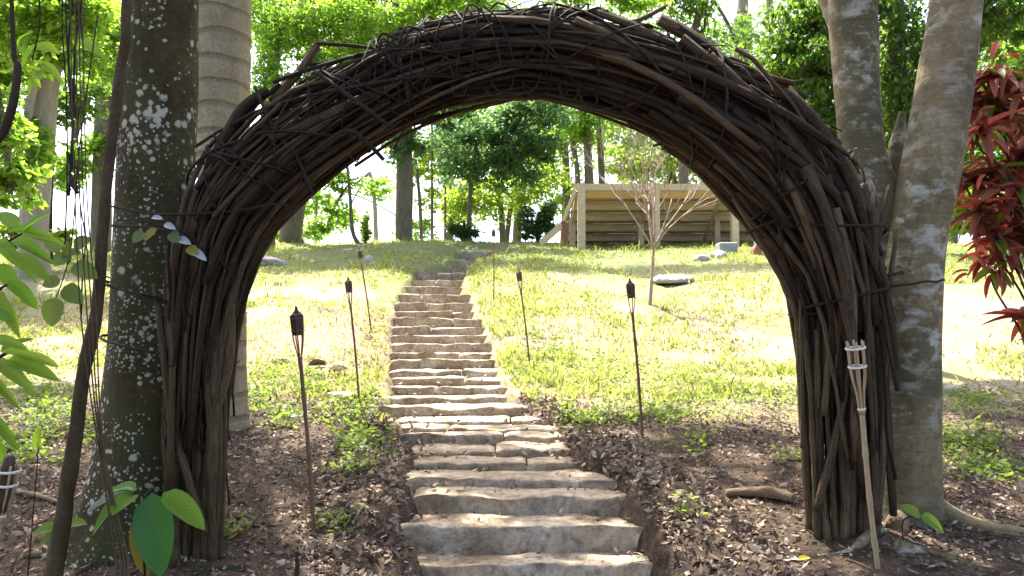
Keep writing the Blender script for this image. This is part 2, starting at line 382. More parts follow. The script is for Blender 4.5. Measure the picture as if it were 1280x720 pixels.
# ------------------------------------------------------------------ stairs profile (measured) and terrain
# front edge row, its left and right ends, its distance, riser height in rows
STEPS = [(752, 520, 860, 3.42), (706, 509, 838, 3.70), (657, 489, 812, 3.95), (621, 513, 789, 4.25), (599, 494, 774, 4.55), (577, 512, 722, 4.95),
         (562, 510, 712, 5.3), (545, 500, 704, 5.7), (534, 494, 700, 6.05), (525, 490, 690, 6.4), (508, 474, 660, 6.9),
         (496, 480, 644, 7.25), (482, 484, 634, 7.65), (472, 486, 630, 8.05), (462, 486, 624, 8.5), (450, 487, 620, 9.0),
         (441, 487, 617, 9.45), (430, 487, 614, 9.95), (419, 488, 611, 10.5), (408, 488, 607, 11.1), (398, 489, 602, 11.7),
         (389, 490, 597, 12.35), (378, 493, 592, 13.1), (368, 497, 588, 13.9), (358, 503, 584, 14.8), (349, 511, 582, 15.8),
         (340, 520, 582, 17.0), (332, 552, 590, 18.3), (324, 568, 622, 19.8), (315, 570, 640, 21.3), (306, 566, 638, 23.2)]
stp = []
for yy, x0, x1, D in STEPS:
    a = P(x0, yy, D); b = P(x1, yy, D); stp.append((a.y, a.z, a.x, b.x))
stp = np.array(stp)
# the z of the treads must climb
for k in range(1, len(stp)): stp[k, 1] = max(stp[k, 1], stp[k-1, 1]+.015)
ZY = np.array([(-12, -3.0), (-6, -2.6), (0, -1.75), (2, -1.38), (3.2, -1.1), (3.7, -1.0), (4.25, -.9), (5, -.81), (5.5, -.745), (6.2, -.67), (7, -.58), (8, -.46), (9.1, -.29),
      (10.4, .06), (12, .48), (14, .96), (16, 1.42), (18, 1.85), (20, 2.28), (22, 2.7), (24, 3.04), (26, 3.24), (30, 3.3), (40, 2.6), (60, -.5), (100, -8), (200, -14), (500, -18), (1600, -20)])
_yy = np.concatenate([np.arange(-12, 60, .1), np.arange(60, 1600, 5)])
_zz = np.interp(_yy, ZY[:, 0], ZY[:, 1])
_k = np.ones(13)/13; _zs = np.convolve(np.pad(_zz[:720], 6, 'edge'), _k, 'valid'); _zz[6:714] = _zs[6:714]
def sstep(a, b, x): t = np.clip((x-a)/(b-a), 0, 1); return t*t*(3-2*t)
def H(x, y):
    x = np.asarray(x, float); y = np.asarray(y, float)
    z = 1.7+np.interp(y, _yy, _zz)
    near = 1-sstep(30, 80, y)
    z = z+near*(.10*vnoise(x*.35+3, y*.35)+.035*fbm(x*1.3, y*1.3, 0, 3)+.012*fbm(x*6, y*6, 0, 3))
    z = z-.05*sstep(1.0, 3.0, -x)*(1-sstep(5, 8, y))
    # stairs cut into the slope
    xc = np.interp(y, stp[:, 0], (stp[:, 2]+stp[:, 3])/2); hw = np.interp(y, stp[:, 0], (stp[:, 3]-stp[:, 2])/2)
    zi = np.interp(y-.30, stp[:, 0], stp[:, 1])-.14
    zt = np.interp(y, stp[:, 0], stp[:, 1])
    u = np.abs(x-xc)-hw+.07*fbm(x*2+5, y*2.6, 0, 3)
    inst = (1-sstep(23.4, 24.5, y))*sstep(2.6, 3.2, y)
    low = np.minimum(z, zt+.015)
    zb = zt+.02+.05*vnoise(x*5, y*5)+.06*(1-sstep(4.0, 7.0, y))      # just beside the steps
    f1 = sstep(.02, .55, u)
    side = zb*(1-f1)+z*f1
    f0 = sstep(-.10, .03, u)
    zz = zi*(1-f0)+side*f0
    return z*(1-inst)+zz*inst
def Hf(x, y): return float(H(np.array([x]), np.array([y]))[0])
def G(px, py, off=0.0):
    """the ground point seen at that pixel"""
    Ds = np.concatenate([np.arange(1.5, 30, .02), np.arange(30, 200, .5)])
    d = P(px, py, 1.0)-EYE
    z = EYE.z+Ds*d.z; h = H(Ds*d.x, Ds*d.y)
    k = np.argmax(z < h)
    if not (z < h).any(): k = int(np.argmin(np.abs(Ds-25)))
    D = float(Ds[k]); q = EYE+D*d
    return Vector((q.x, q.y, Hf(q.x, q.y)+off))
def on(px, D, off=0.0):
    """a point on the ground at distance D, under column px"""
    x = (px-640)/FPX*D; return Vector((x, D, Hf(x, D)+off))

def build_ground():
    def lines(lo, hi, f0, f1, d, g, lim):
        a = list(np.arange(f0, f1, d)); s = d; p = f1
        while p < hi: a.append(p); s = min(s*g, lim); p += s
        a.append(hi); s = d; p = f0-d
        while p > lo: a.append(p); s = min(s*g, lim); p -= s
        a.append(lo); return np.array(sorted(a))
    xs = lines(-900, 900, -3.2, 4.0, .04, 1.06, 60); ys = lines(-12, 1500, 2.6, 9.0, .04, 1.018, 60)
    X, Y = np.meshgrid(xs, ys); Z = H(X, Y)
    V = np.stack([X, Y, Z], -1).reshape(-1, 3); n = len(xs)
    i, j = np.meshgrid(np.arange(len(ys)-1), np.arange(n-1), indexing='ij')
    F = np.stack([i*n+j, i*n+j+1, (i+1)*n+j+1, (i+1)*n+j], -1).reshape(-1, 4)
    o = put('ground', np_mesh('ground', V, F, True), M['ground']); tag(o, 'sloping ground of dark leaf mould rising into a sunlit meadow', kind='structure')
build_ground()

def build_steps():
    root = empty('stone_stairs', (stp[0, 2], stp[0, 0], stp[0, 1]), 'rough stone steps climbing the hillside through the arch', kind='structure')
    r = random.Random(5)
    for k in range(len(stp)-1):
        y0, z0, xl, xr = stp[k]; y1 = stp[k+1, 0]
        wd = xr-xl
        nst = 1 if k in (0, 1, 2, 3, 4, 10, 11) else (2 if k < 10 else r.choice((1, 1, 2, 2)))
        cuts = [0]+sorted(r.uniform(.25, .75) for _ in range(nst-1))+[1]
        if nst == 3: cuts = [0, r.uniform(.25, .4), r.uniform(.6, .75), 1]
        for q in range(nst):
            xa = xl+wd*cuts[q]+(.006 if q else 0); xb = xl+wd*cuts[q+1]-(.006 if q < nst-1 else 0)
            ya = y0+r.uniform(-.02, .03)*(nst > 1); yb = y1+.10; zt = z0+r.uniform(-.018, .008)*(nst > 1)
            nx = max(6, int((xb-xa)/.035)); ny = 9 if k < 12 else 5; nz = 7 if k < 12 else 4
            us = np.linspace(0, 1, nx)
            # profile: front face from below up, rounded lip, tread to the back
            prof = [(0.0, -.34)]+[(0.0, -.30+.27*a) for a in np.linspace(0, 1, nz)]+[(.004, -.006), (.014, 0.0)]+[(.03+(yb-ya-.03)*a, -.012*a) for a in np.linspace(.08, 1, ny)]
            prof = np.array(prof)
            X = np.broadcast_to(xa+(xb-xa)*us[None, :], (len(prof), nx)).copy()
            Y = ya+np.broadcast_to(prof[:, :1], X.shape).copy(); Zz = zt+np.broadcast_to(prof[:, 1:], X.shape).copy()
            sd = k*3.7+q*1.3
            lip = np.exp(-((prof[:, :1]-.02)/.06)**2)*np.ones_like(X)
            face = (prof[:, :1] < .01)*np.ones_like(X)
            Zz += (.014*fbm(X*3.1, Y*6+sd, sd, 4)+.010*lip*(fbm(X*9, sd+0*X, 0, 3)+.9*fbm(X*2.2, sd*3+0*X, 0, 2)))*(prof[:, 1:] > -.2)
            Y += face*.026*fbm(X*3.5, Zz*7+sd, sd, 4)+lip*(.022*fbm(X*4, sd*2+0*X, 0, 4)+.014*fbm(X*16, sd+0*X, 0, 3))
            # ends rounded back
            e = np.minimum(us, 1-us)*(xb-xa); ed = np.exp(-e/.014)
            Y += ed[None, :]*.012*(prof[:, :1] < .05); Zz -= ed[None, :]*.010
            V = np.stack([X, Y, Zz], -1).reshape(-1, 3); L = len(prof)
            i, j = np.meshgrid(np.arange(L-1), np.arange(nx-1), indexing='ij')
            F = np.stack([i*nx+j, i*nx+j+1, (i+1)*nx+j+1, (i+1)*nx+j], -1).reshape(-1, 4)
            # ends and back closed down
            V2 = V.copy(); V2[:, 2] = np.minimum(V2[:, 2], zt-.35)
            sides_ = []
            for col in (0, nx-1):
                b = len(V); idx = np.arange(L)*nx+col
                low = V[idx].copy(); low[:, 2] = zt-.35
                V = np.concatenate([V, low])
                for a in range(L-1):
                    qd = [idx[a], idx[a+1], b+a+1, b+a]
                    sides_.append(qd if col == 0 else qd[::-1])
            F = np.concatenate([F, sides_])
            put('stone_step', np_mesh('stone_step', V, F, True), M['stone'], root)
build_steps()

# ------------------------------------------------------------------ foliage
def unit(v): return v/(np.linalg.norm(v, axis=-1, keepdims=True)+1e-9)
def leaf_cloud(cen, L, W, droop=.4, jit=.35, rng=RNG, up=1.0):
    """one folded kite per leaf, at the given points"""
    n = len(cen)
    d = unit(rng.normal(size=(n, 3))*np.array([1, 1, .6])+np.array([0, 0, -droop]))
    nn = unit(rng.normal(size=(n, 3))*.8+np.array([0, 0, up])); s = unit(np.cross(d, nn)); nn = np.cross(s, d)
    l = L*(1+jit*rng.normal(size=(n, 1)).clip(-1.5, 1.5)); wv = W*(l/L)
    a = cen; b = cen+d*l*.45+s*wv*.5-nn*wv*.12; c = cen+d*l-nn*l*.06; e = cen+d*l*.45-s*wv*.5-nn*wv*.12
    V = np.stack([a, b, c, e], 1).reshape(-1, 3)
    F = np.arange(n*4).reshape(n, 4)
    return V, F
def clump_points(cen, rad, n, nclump, spread, rng=RNG, shell=.55):
    """leaf points: dense sprays round spray centres spread through an ellipsoid, gaps between them"""
    u = unit(rng.normal(size=(nclump, 3))); r = (shell+(1-shell)*rng.random((nclump, 1)))*rng.random((nclump, 1))**.25
    cc = u*r
    wt = rng.random(nclump)**1.5+.1; k = rng.choice(nclump, n, p=wt/wt.sum())
    sp = spread*(.5+rng.random((nclump, 1)))
    p = cc[k]+rng.normal(size=(n, 3))*sp[k]*np.array([1, 1, .6])
    return np.asarray(cen)+p*np.asarray(rad), np.asarray(cen)+cc*np.asarray(rad)
def crown(parent, blobs, mat, L, W, droop=.4, limbs_from=None, bark=None, limb_r=.05, name='crown', spread=.16, rng=RNG):
    """blobs: (centre, radii, leaves, sprays)"""
    Vs = []; k = 0; tips = []
    for cen, rad, n, nc in blobs:
        p, cc = clump_points(cen, rad, n, nc, spread, rng)
        v, f = leaf_cloud(p, L, W, droop, rng=rng); Vs.append(v)
        tips.append((np.asarray(cen), cc))
    V = np.concatenate(Vs); F = np.arange(len(V)).reshape(-1, 4)
    o = put(name, np_mesh(name, V, F), mat, parent)
    if limbs_from is not None:
        mb = MB()
        for cen, cc in tips:
            base = np.asarray(limbs_from, float)
            mid = (base+cen)/2+np.array([0, 0, .12*np.linalg.norm(cen-base)*0.5])
            p = spline([base, mid, cen], 10); ln = np.linalg.norm(cen-base)
            mb.add(*tube_arrays(p, np.linspace(limb_r, limb_r*.55, 10), 6, .1))
            for c in cc[rng.choice(len(cc), min(len(cc), 9), False)]:
                q = spline([cen+(base-cen)*.12*rng.random(), (cen+c)/2+rng.normal(size=3)*.05*np.linalg.norm(c-cen), c], 6)
                mb.add(*tube_arrays(q, np.linspace(limb_r*.5, limb_r*.12, 6), 4))
        put('limb', mb.mesh('limb'), bark, parent)
    return o

def px_blob(px, py, D, rx, ry, n, nc, depth=None):
    c = P(px, py, D); s = D/FPX
    return (np.array(c), (rx*s, (depth if depth else (rx+ry)/2*s), ry*s), n, nc)

def trunk_mesh(pts, n=40, sides=18, wob=.06, flare=0.0, seed=0, ringd=0):
    """pts: (px, py, half width px, D) down from the top or up from the base"""
    p3 = [np.array(P(a, b, D)) for a, b, h, D in pts]; rr = [h/FPX*D for a, b, h, D in pts]
    path = spline(p3, n); rad = spline(np.array(rr)[:, None], n)[:, 0]
    if ringd:
        z = np.cumsum(np.r_[0, np.linalg.norm(np.diff(path, axis=0), axis=1)])
        rad = rad*(1+.018*np.abs(np.sin(z*ringd))-.02*np.exp(-(np.sin(z*ringd)/.25)**2))
    return tube_arrays(path, rad, sides, wob, seed=seed)

# ------------------------------------------------------------------ the two foreground trees, the ringed palm and their overhead crowns
def left_tree():
    base = on(178, 3.8)
    t = empty('tree', base, 'thick dark tree trunk speckled with white lichen at the left arch foot', 'tree')
    zb = base.z
    V, F, U = trunk_mesh([(160, 745, 95, 3.8), (163, 690, 80, 3.8), (172, 630, 66, 3.8), (180, 560, 57, 3.8), (186, 470, 52, 3.8), (190, 380, 49, 3.8), (194, 260, 47, 3.8), (200, 130, 43, 3.8), (205, 0, 40, 3.8), (210, -140, 40, 3.85), (200, -340, 38, 3.9), (205, -620, 36, 4.0)], 70, 28, .07, seed=2)
    put('trunk', np_mesh('trunk', V, F, True, U), M['bark_lichen'], t)
    # surface roots
    for (pts) in ([(120, 660, 3.7), (80, 690, 3.5), (30, 700, 3.45)], [(200, 680, 3.7), (240, 705, 3.45), (300, 712, 3.4)]):
        q = [np.array(G(a, b, .0)) for a, b, D in pts]; q[0][2] += .05
        tube('root', q, (.05, .035, .015), M['bark_lichen'], t, 8, 12, .1)
    top = np.array(P(205, -620, 4.0))
    for a in [(-1.2, 5.0, 8.2)]: pass
    blobs = [((-3.4, 8.7, 8.9), (2.5, 1.7, .9), 1250, 26), ((-.8, 9.0, 9.0), (2.2, 1.6, .9), 1350, 24), ((-5.8, 7.6, 9.0), (2.2, 2.0, .9), 1250, 24), ((-2.6, 6.6, 8.6), (2.6, 1.6, .9), 1350, 24),
             ((-3.2, 4.2, 9.6), (3.0, 2.2, 1.2), 2300, 42)]
    crown(t, blobs, M['leaf_canopy'], .20, .10, .4, top, M['bark_lichen'], .10, spread=.10)
left_tree()

def right_tree():
    base = on(1138, 3.98)
    t = empty('tree', base, 'pale patched tree with two stems leaning apart at the right arch foot', 'tree')
    V, F, U = trunk_mesh([(1135, 700, 60, 3.98), (1136, 665, 50, 3.98), (1136, 635, 40, 3.98), (1135, 590, 37, 3.98), (1135, 500, 37, 3.98), (1137, 400, 36, 3.98), (1147, 300, 33, 3.98), (1165, 200, 34.5, 3.98), (1181, 100, 33, 3.98), (1195, 0, 30, 3.98), (1212, -140, 28, 4.0), (1225, -330, 25, 4.0), (1240, -560, 22, 4.1)], 64, 24, .05, seed=5)
    put('trunk', np_mesh('trunk', V, F, True, U), M['bark_right'], t)
    V, F, U = trunk_mesh([(1132, 440, 26, 4.12), (1112, 330, 30, 4.15), (1096, 260, 32, 4.18), (1084, 215, 28, 4.2), (1075, 160, 26, 4.2), (1069, 60, 28, 4.2), (1066, 0, 29, 4.2), (1062, -140, 26, 4.2), (1050, -350, 24, 4.3), (1040, -560, 20, 4.4)], 56, 22, .06, seed=8)
    put('trunk', np_mesh('trunk', V, F, True, U), M['bark_right'], t)
    V, F, U = trunk_mesh([(1072, 70, 20, 4.22), (1056, 45, 14, 4.25), (1040, 10, 12, 4.3), (1018, -60, 11, 4.4), (990, -200, 9, 4.6)], 20, 12, .06, seed=3)
    put('branch', np_mesh('branch', V, F, True, U), M['bark_right'], t)
    V, F, U = trunk_mesh([(1118, 330, 12, 4.22), (1114, 240, 11, 4.3), (1122, 180, 9, 4.3), (1128, 140, 4, 4.3)], 18, 12, .06, seed=9)
    put('branch', np_mesh('branch', V, F, True, U), M['bark_right'], t)
    for pts, r in (([(1165, 640), (1205, 652), (1250, 664), (1330, 672)], (.07, .055, .045, .035)), ([(1120, 690), (1160, 690), (1210, 704), (1245, 712)], (.04, .022, .017, .01)), ([(1098, 665), (1060, 690), (1020, 694)], (.035, .02, .01))):
        q = [np.array(G(a, b, -.01)) for a, b in pts]; q[0][2] += .03
        tube('root', q, r, M['bark_right'], t, 10, 18, .12)
    top = np.array(P(1150, -560, 4.2))
    blobs = [((2.2, 8.9, 9.2), (2.2, 1.6, .9), 1350, 24), ((4.8, 9.0, 9.0), (2.4, 1.7, .9), 1350, 24), ((.8, 6.6, 8.8), (2.2, 1.7, .9), 1250, 24), ((3.6, 6.4, 8.8), (2.4, 1.8, .9), 1350, 24), ((2.6, 4.2, 9.6), (3.0, 2.2, 1.2), 2300, 42)]
    crown(t, blobs, M['leaf_canopy'], .20, .10, .4, top, M['bark_right'], .09, spread=.10)
right_tree()

def palm():
    base = on(288, 5.65)
    t = empty('palm_tree', base, 'smooth grey ringed palm trunk behind the lichened trunk', 'palm tree')
    V, F, U = trunk_mesh([(289, 575, 30, 5.65), (289, 540, 24, 5.65), (288, 480, 20, 5.65), (287, 400, 20, 5.65), (285, 320, 23, 5.65), (280, 230, 30, 5.65), (277, 140, 34, 5.65), (277, 60, 35, 5.65), (278, 0, 34, 5.65), (280, -160, 31, 5.7), (282, -400, 27, 5.7), (284, -640, 22, 5.7)], 130, 26, .015, seed=4, ringd=22)
    put('trunk', np_mesh('trunk', V, F, True, U), M['bark_palm'], t)
    top = P(284, -640, 5.7)
    for k in range(11):
        a = k*2*PI/11+.2; ln = 2.6; d = Vector((math.cos(a), math.sin(a), 0))
        path = spline([top, top+d*ln*.35+Vector((0, 0, .9)), top+d*ln*.75+Vector((0, 0, .7)), top+d*ln+Vector((0, 0, -.3))], 22)
        mb = MB(); mb.add(*tube_arrays(path, np.linspace(.03, .008, 22), 4))
        side = np.array(d.cross(Vector((0, 0, 1))))
        for i in range(3, 22):
            for s in (-1, 1):
                b = np.array(path[i]); l = .55*(1-.5*abs(i-11)/11); q = b+side*s*l*.9+np.array(d)*l*.3+np.array([0, 0, -.28*l]); m_ = (b+q)/2+np.array([0, 0, .05]); wv = np.array(d)*.022
                mb.add(np.array([b, m_+wv, q, m_-wv]), [[0, 1, 2, 3]])
        put('frond', mb.mesh('frond'), M['leaf_canopy'], t)
palm()

# ------------------------------------------------------------------ the stick arch
ARC = [(243, 712, 32), (246, 600, 34), (248, 500, 34), (252, 400, 37), (262, 322, 44), (287, 254, 52), (348, 190, 56), (410, 150, 53), (475, 115, 49), (545, 80, 50), (640, 61, 48), (724, 68, 53), (808, 95, 56), (876, 130, 60), (940, 172, 67), (994, 228, 72), (1028, 290, 67), (1047, 355, 55), (1054, 430, 47), (1058, 520, 44), (1061, 600, 44), (1062, 690, 42)]
def arch():
    ctr = []; half = []
    for px, py, h in ARC:
        D = 3.55+.25*(px-243)/819; ctr.append(np.array(P(px, py, D))); half.append(h/FPX*D)
    NS = 240; cl = spline(ctr, NS); hw = spline(np.array(half)[:, None], NS)[:, 0]
    S = np.r_[0, np.cumsum(np.linalg.norm(np.diff(cl, axis=0), axis=1))]; LT = S[-1]
    base = on(640, 3.75)
    root = empty('stick_arch', (cl[0][0], cl[0][1], Hf(cl[0][0], cl[0][1])), 'large arch woven from bundled brown sticks over the stone steps', 'garden arch')
    Tn = np.gradient(cl, axis=0); Tn = unit(Tn); Bn = np.array([-.07, -1.0, 0.0]); Bn /= np.linalg.norm(Bn)   # towards the viewer's side
    Nn = unit(np.cross(Bn[None, :], Tn)); 
    def at(s, a, b):
        s = np.asarray(s); i = np.clip(s/LT*(NS-1), 0, NS-1)
        c = np.stack([np.interp(i, np.arange(NS), cl[:, k]) for k in range(3)], -1)
        n = unit(np.stack([np.interp(i, np.arange(NS), Nn[:, k]) for k in range(3)], -1))
        h = np.interp(i, np.arange(NS), hw)
        return c+n*(a*h)[..., None]+Bn*(b*(.10+.62*h))[..., None], h
    rng = np.random.default_rng(21)
    sticks = []
    iS = lambda px_idx: S[int(px_idx/(len(ARC)-1)*(NS-1))]
    s_lo, s_hi = iS(2.2), iS(18.2)
    for k in range(900):
        ln = rng.uniform(.7, 2.0); sm = rng.uniform(s_lo, s_hi)
        right = sm > LT*.55
        th = rng.uniform(0, 2*PI); rr = rng.random()**.45
        a0, b0 = rr*math.cos(th), rr*math.sin(th)
        sl = .42 if right else .30
        da, db = rng.normal()*sl, rng.normal()*.25
        m = 9; t = np.linspace(-.5, .5, m)
        ss = np.clip(sm+t*ln, .02, LT-.02)
        a = np.clip(a0+da*t, -.99, .99); b = np.clip(b0+db*t, -1, 1)
        p, h = at(ss, a, b)
        st = p[0]+(p[-1]-p[0])*(t+.5)[:, None]
        p = p*.80+st*.20
        kink = rng.normal(size=3)*.013; kp = rng.integers(2, m-2); p = p+np.exp(-((np.arange(m)-kp)/1.6)**2)[:, None]*kink
        p = p+rng.normal(size=(m, 3))*.0035
        r0 = rng.choice([.008, .011, .014, .018, .023], p=[.2, .28, .26, .17, .09])*(1.22 if right else .80)
        front = b.mean() + .35*abs(a.mean())
        sticks.append((front, p, np.linspace(r0*1.1, r0*.72, m)*(1+.08*rng.normal(size=m)), k))
    sticks.sort(key=lambda q: -q[0])
    bundle = MB()
    for n, (fr, p, r, k) in enumerate(sticks):
        V, F, U = tube_arrays(p, r, 6, .16, seed=k)
        if n < 215: put('stick', np_mesh('stick', V, F, True, U), M['stick'], root)
        else: bundle.add(V, F, U)
    # thin twigs and bark shreds that fill the bundle
    for k in range(420):
        ln = rng.uniform(.15, .6); sm = rng.uniform(iS(1.0), s_hi); th = rng.uniform(0, 2*PI); rr = .55+.47*rng.random()
        a0, b0 = rr*math.cos(th), rr*math.sin(th); t = np.linspace(-.5, .5, 5)
        p, h = at(np.clip(sm+t*ln, 0, LT), a0+rng.normal()*.35*t, b0+rng.normal()*.3*t)
        p = p+rng.normal(size=(5, 3))*.008
        bundle.add(*tube_arrays(p, np.linspace(.006, .003, 5), 4))
    # dark core so that the bundle is as dense as it is
    o = put('stick_bundle', bundle.mesh('stick_bundle'), M['stick'], root); o['kind'] = 'stuff'
    # legs: near-upright poles
    def leg(x0, x1, xt0, xt1, yb, yt, D0, n, seed):
        rg = np.random.default_rng(seed)
        for k in range(n):
            f = (k+.5)/n; f2 = np.clip(f+rg.normal()*.10, 0, 1); lay = rg.choice([-1, 0, 1], p=[.45, .35, .2])
            D = D0+lay*.07+rg.normal()*.015
            xb = x0+(x1-x0)*f+rg.normal()*3; xt = xt0+(xt1-xt0)*f2+rg.normal()*6
            ytop = yt+rg.uniform(-60, 90) if lay < 1 else yt-60
            b = np.array(P(xb, yb+rg.uniform(-8, 6)-lay*6, D)); b[2] = Hf(b[0], b[1])-.03
            ms = [b]
            for q in (.33, .66, 1.0):
                ms.append(np.array(P(xb+(xt-xb)*q+rg.normal()*3.5, yb+(ytop-yb)*q, D+.03*q+rg.normal()*.012)))
            r = rg.choice([.011, .014, .018, .022, .027], p=[.24, .28, .24, .16, .08])
            path = spline(ms, 14); path += rg.normal(size=path.shape)*.0022
            V, F, U = tube_arrays(path, np.linspace(r*1.1, r*.75, 14)*(1+.06*rg.normal(size=14)), 7, .14, seed=k+seed)
            put('pole', np_mesh('pole', V, F, True, U), M['pole'], root)
    leg(212, 272, 206, 284, 692, 330, 3.53, 34, 3)
    leg(1010, 1098, 1000, 1112, 660, 330, 3.78, 42, 4)
    # a few long loose poles seen on their own
    for pts, r in (([(256, 665, 3.4), (236, 600, 3.4), (214, 520, 3.41), (200, 400, 3.43), (192, 355, 3.45)], .018), ([(1003, 560, 3.72), (1003, 500, 3.72), (1001, 420, 3.72), (1000, 372, 3.74)], .010),
                   ([(1020, 640, 3.66), (1045, 545, 3.64), (1060, 460, 3.66), (1078, 300, 3.68), (1086, 240, 3.7)], .018), ([(1095, 655, 3.66), (1092, 520, 3.66), (1088, 400, 3.68), (1098, 300, 3.7), (1112, 232, 3.74)], .017),
                   ([(1030, 520, 3.66), (1042, 380, 3.66), (1046, 300, 3.68), (1010, 225, 3.68)], .015)):
        p = [np.array(P(*q)) for q in pts]; tube('pole', p, (r*1.15, r, r*.7), M['pole'], root, 7, 20, .14, seed=int(pts[0][0]))
    # protruding stubs over the top
    for pts, r in (([(340, 128, 3.5), (372, 92, 3.48), (398, 54, 3.48)], .022), ([(396, 54, 3.47), (440, 57, 3.48), (478, 62, 3.5)], .009), ([(378, 82, 3.47), (420, 76, 3.48), (462, 66, 3.5)], .008),
                   ([(262, 210, 3.45), (300, 140, 3.45), (335, 112, 3.45)], .026), ([(470, 60, 3.5), (478, 42, 3.5), (500, 50, 3.5)], .006), ([(760, 22, 3.62), (790, 28, 3.62), (832, 8, 3.62)], .014), ([(930, 95, 3.62), (965, 98, 3.6), (992, 104, 3.6)], .016),
                   ([(960, 130, 3.6), (1010, 150, 3.6), (1034, 168, 3.6)], .02), ([(530, 30, 3.55), (640, 18, 3.55), (760, 14, 3.58)], .013), ([(560, 22, 3.6), (690, 12, 3.6), (800, 30, 3.6)], .012)):
        p = [np.array(P(*q)) for q in pts]; tube('stick', p, (r*1.1, r, r*.75), M['stick'], root, 7, 14, .16, seed=int(pts[0][0]))
    # binding vines wound round the bundle
    for k in range(34):
        s0 = rng.uniform(iS(4.2), iS(17.5)) if k > 3 else iS(9.5+k*.5); tilt = rng.normal()*.22; m = 26
        th = np.linspace(rng.uniform(0, 6), rng.uniform(0, 6)+2*PI*rng.uniform(.8, 1.15), m)
        a = np.sin(th)*1.07; b = np.cos(th)*1.06
        p, h = at(np.clip(s0+tilt*a+.02*rng.normal(size=m).cumsum()*.3, 0, LT), a*(1+.05*rng.normal(size=m)), b)
        r = rng.uniform(.0035, .0075)
        V, F, U = tube_arrays(spline(p, 44), r, 5, .1, seed=k); put('binding_vine', np_mesh('binding_vine', V, F, True, U), M['vine'], root)
    # drooping loops under the crown of the arch and curls above it
    for k in range(9):
        px = 575+k*22+rng.uniform(-9, 9); D = 3.5+rng.uniform(-.02, .1); sag = rng.uniform(4, 20); wv = rng.uniform(8, 34); yt = np.interp(px, [560, 620, 660, 720, 780], [118, 106, 104, 112, 130])
        p = [np.array(P(px-wv, yt-14, D)), np.array(P(px-wv*.7, yt+sag*.6, D)), np.array(P(px, yt+sag, D)), np.array(P(px+wv*.7, yt+sag*.6, D)), np.array(P(px+wv, yt-14, D))]
        tube('binding_vine', p, (.004, .005, .004), M['vine'], root, 5, 16)
    for k in range(9):
        px = rng.uniform(470, 610); D = 3.42; yt = np.interp(px, [440, 520, 600], [84, 44, 18]); hh = rng.uniform(4, 16); wv = rng.uniform(-40, 40)
        p = [np.array(P(px-wv, yt+rng.uniform(40, 80), D)), np.array(P(px-wv*.5, yt-hh*.2, D)), np.array(P(px, yt-hh, D)), np.array(P(px+wv*.6+8, yt+10+rng.uniform(0, 14), D)), np.array(P(px+wv+14, yt+rng.uniform(30, 70), D))]
        tube('binding_vine', p, (.004, .005, .0035), M['vine'], root, 5, 16)
    # ties running round the feet and the trunks beside them
    def tie(cx, cy, D, rx, ry, sag, r, seed, tilt=0):
        rg = np.random.default_rng(seed); th = np.linspace(0, 2*PI, 30); c = np.array(P(cx, cy, D)); k = D/FPX
        p = np.stack([c[0]+rx*k*np.cos(th), c[1]+ry*np.sin(th)+.03, c[2]+tilt*k*np.cos(th)-sag*k*np.cos(th*.5-PI*.25)**2+rg.normal(size=30)*.003], -1)
        V, F, U = tube_arrays(spline(p, 60), r, 5); put('binding_vine', np_mesh('binding_vine', V, F, True, U), M['vine'], root)
    tie(212, 372, 3.72, 80, .34, 0, .006, 1, -20); tie(212, 436, 3.72, 78, .34, 0, .007, 2, -17); tie(210, 372, 3.72, 80, .35, 0, .004, 6, -26)
    tie(1060, 350, 3.82, 66, .24, 0, .006, 3, 8); tie(1085, 362, 3.86, 92, .28, 0, .006, 4, 12); tie(1050, 388, 3.80, 60, .2, 0, .004, 5, 6)
    for pts, r in (([(140, 258, 3.5), (200, 268, 3.4), (290, 264, 3.35), (345, 255, 3.36), (372, 262, 3.4)], .006), ([(140, 282, 3.5), (190, 285, 3.38), (240, 300, 3.36), (290, 340, 3.4)], .007), ([(180, 265, 3.42), (230, 290, 3.36), (285, 335, 3.38)], .005),
                   ([(318, 108, 3.4), (345, 165, 3.38), (370, 195, 3.4), (390, 240, 3.42)], .008), ([(268, 170, 3.38), (300, 200, 3.36), (345, 240, 3.38)], .009), ([(395, 90, 3.4), (450, 130, 3.36), (490, 160, 3.38)], .011), ([(380, 200, 3.36), (430, 165, 3.34), (455, 175, 3.36), (480, 200, 3.38)], .012)):
        tube('binding_vine', [np.array(P(*q)) for q in pts], (r, r*1.1, r*.8), M['vine'], root, 6, 22, .1)
arch()

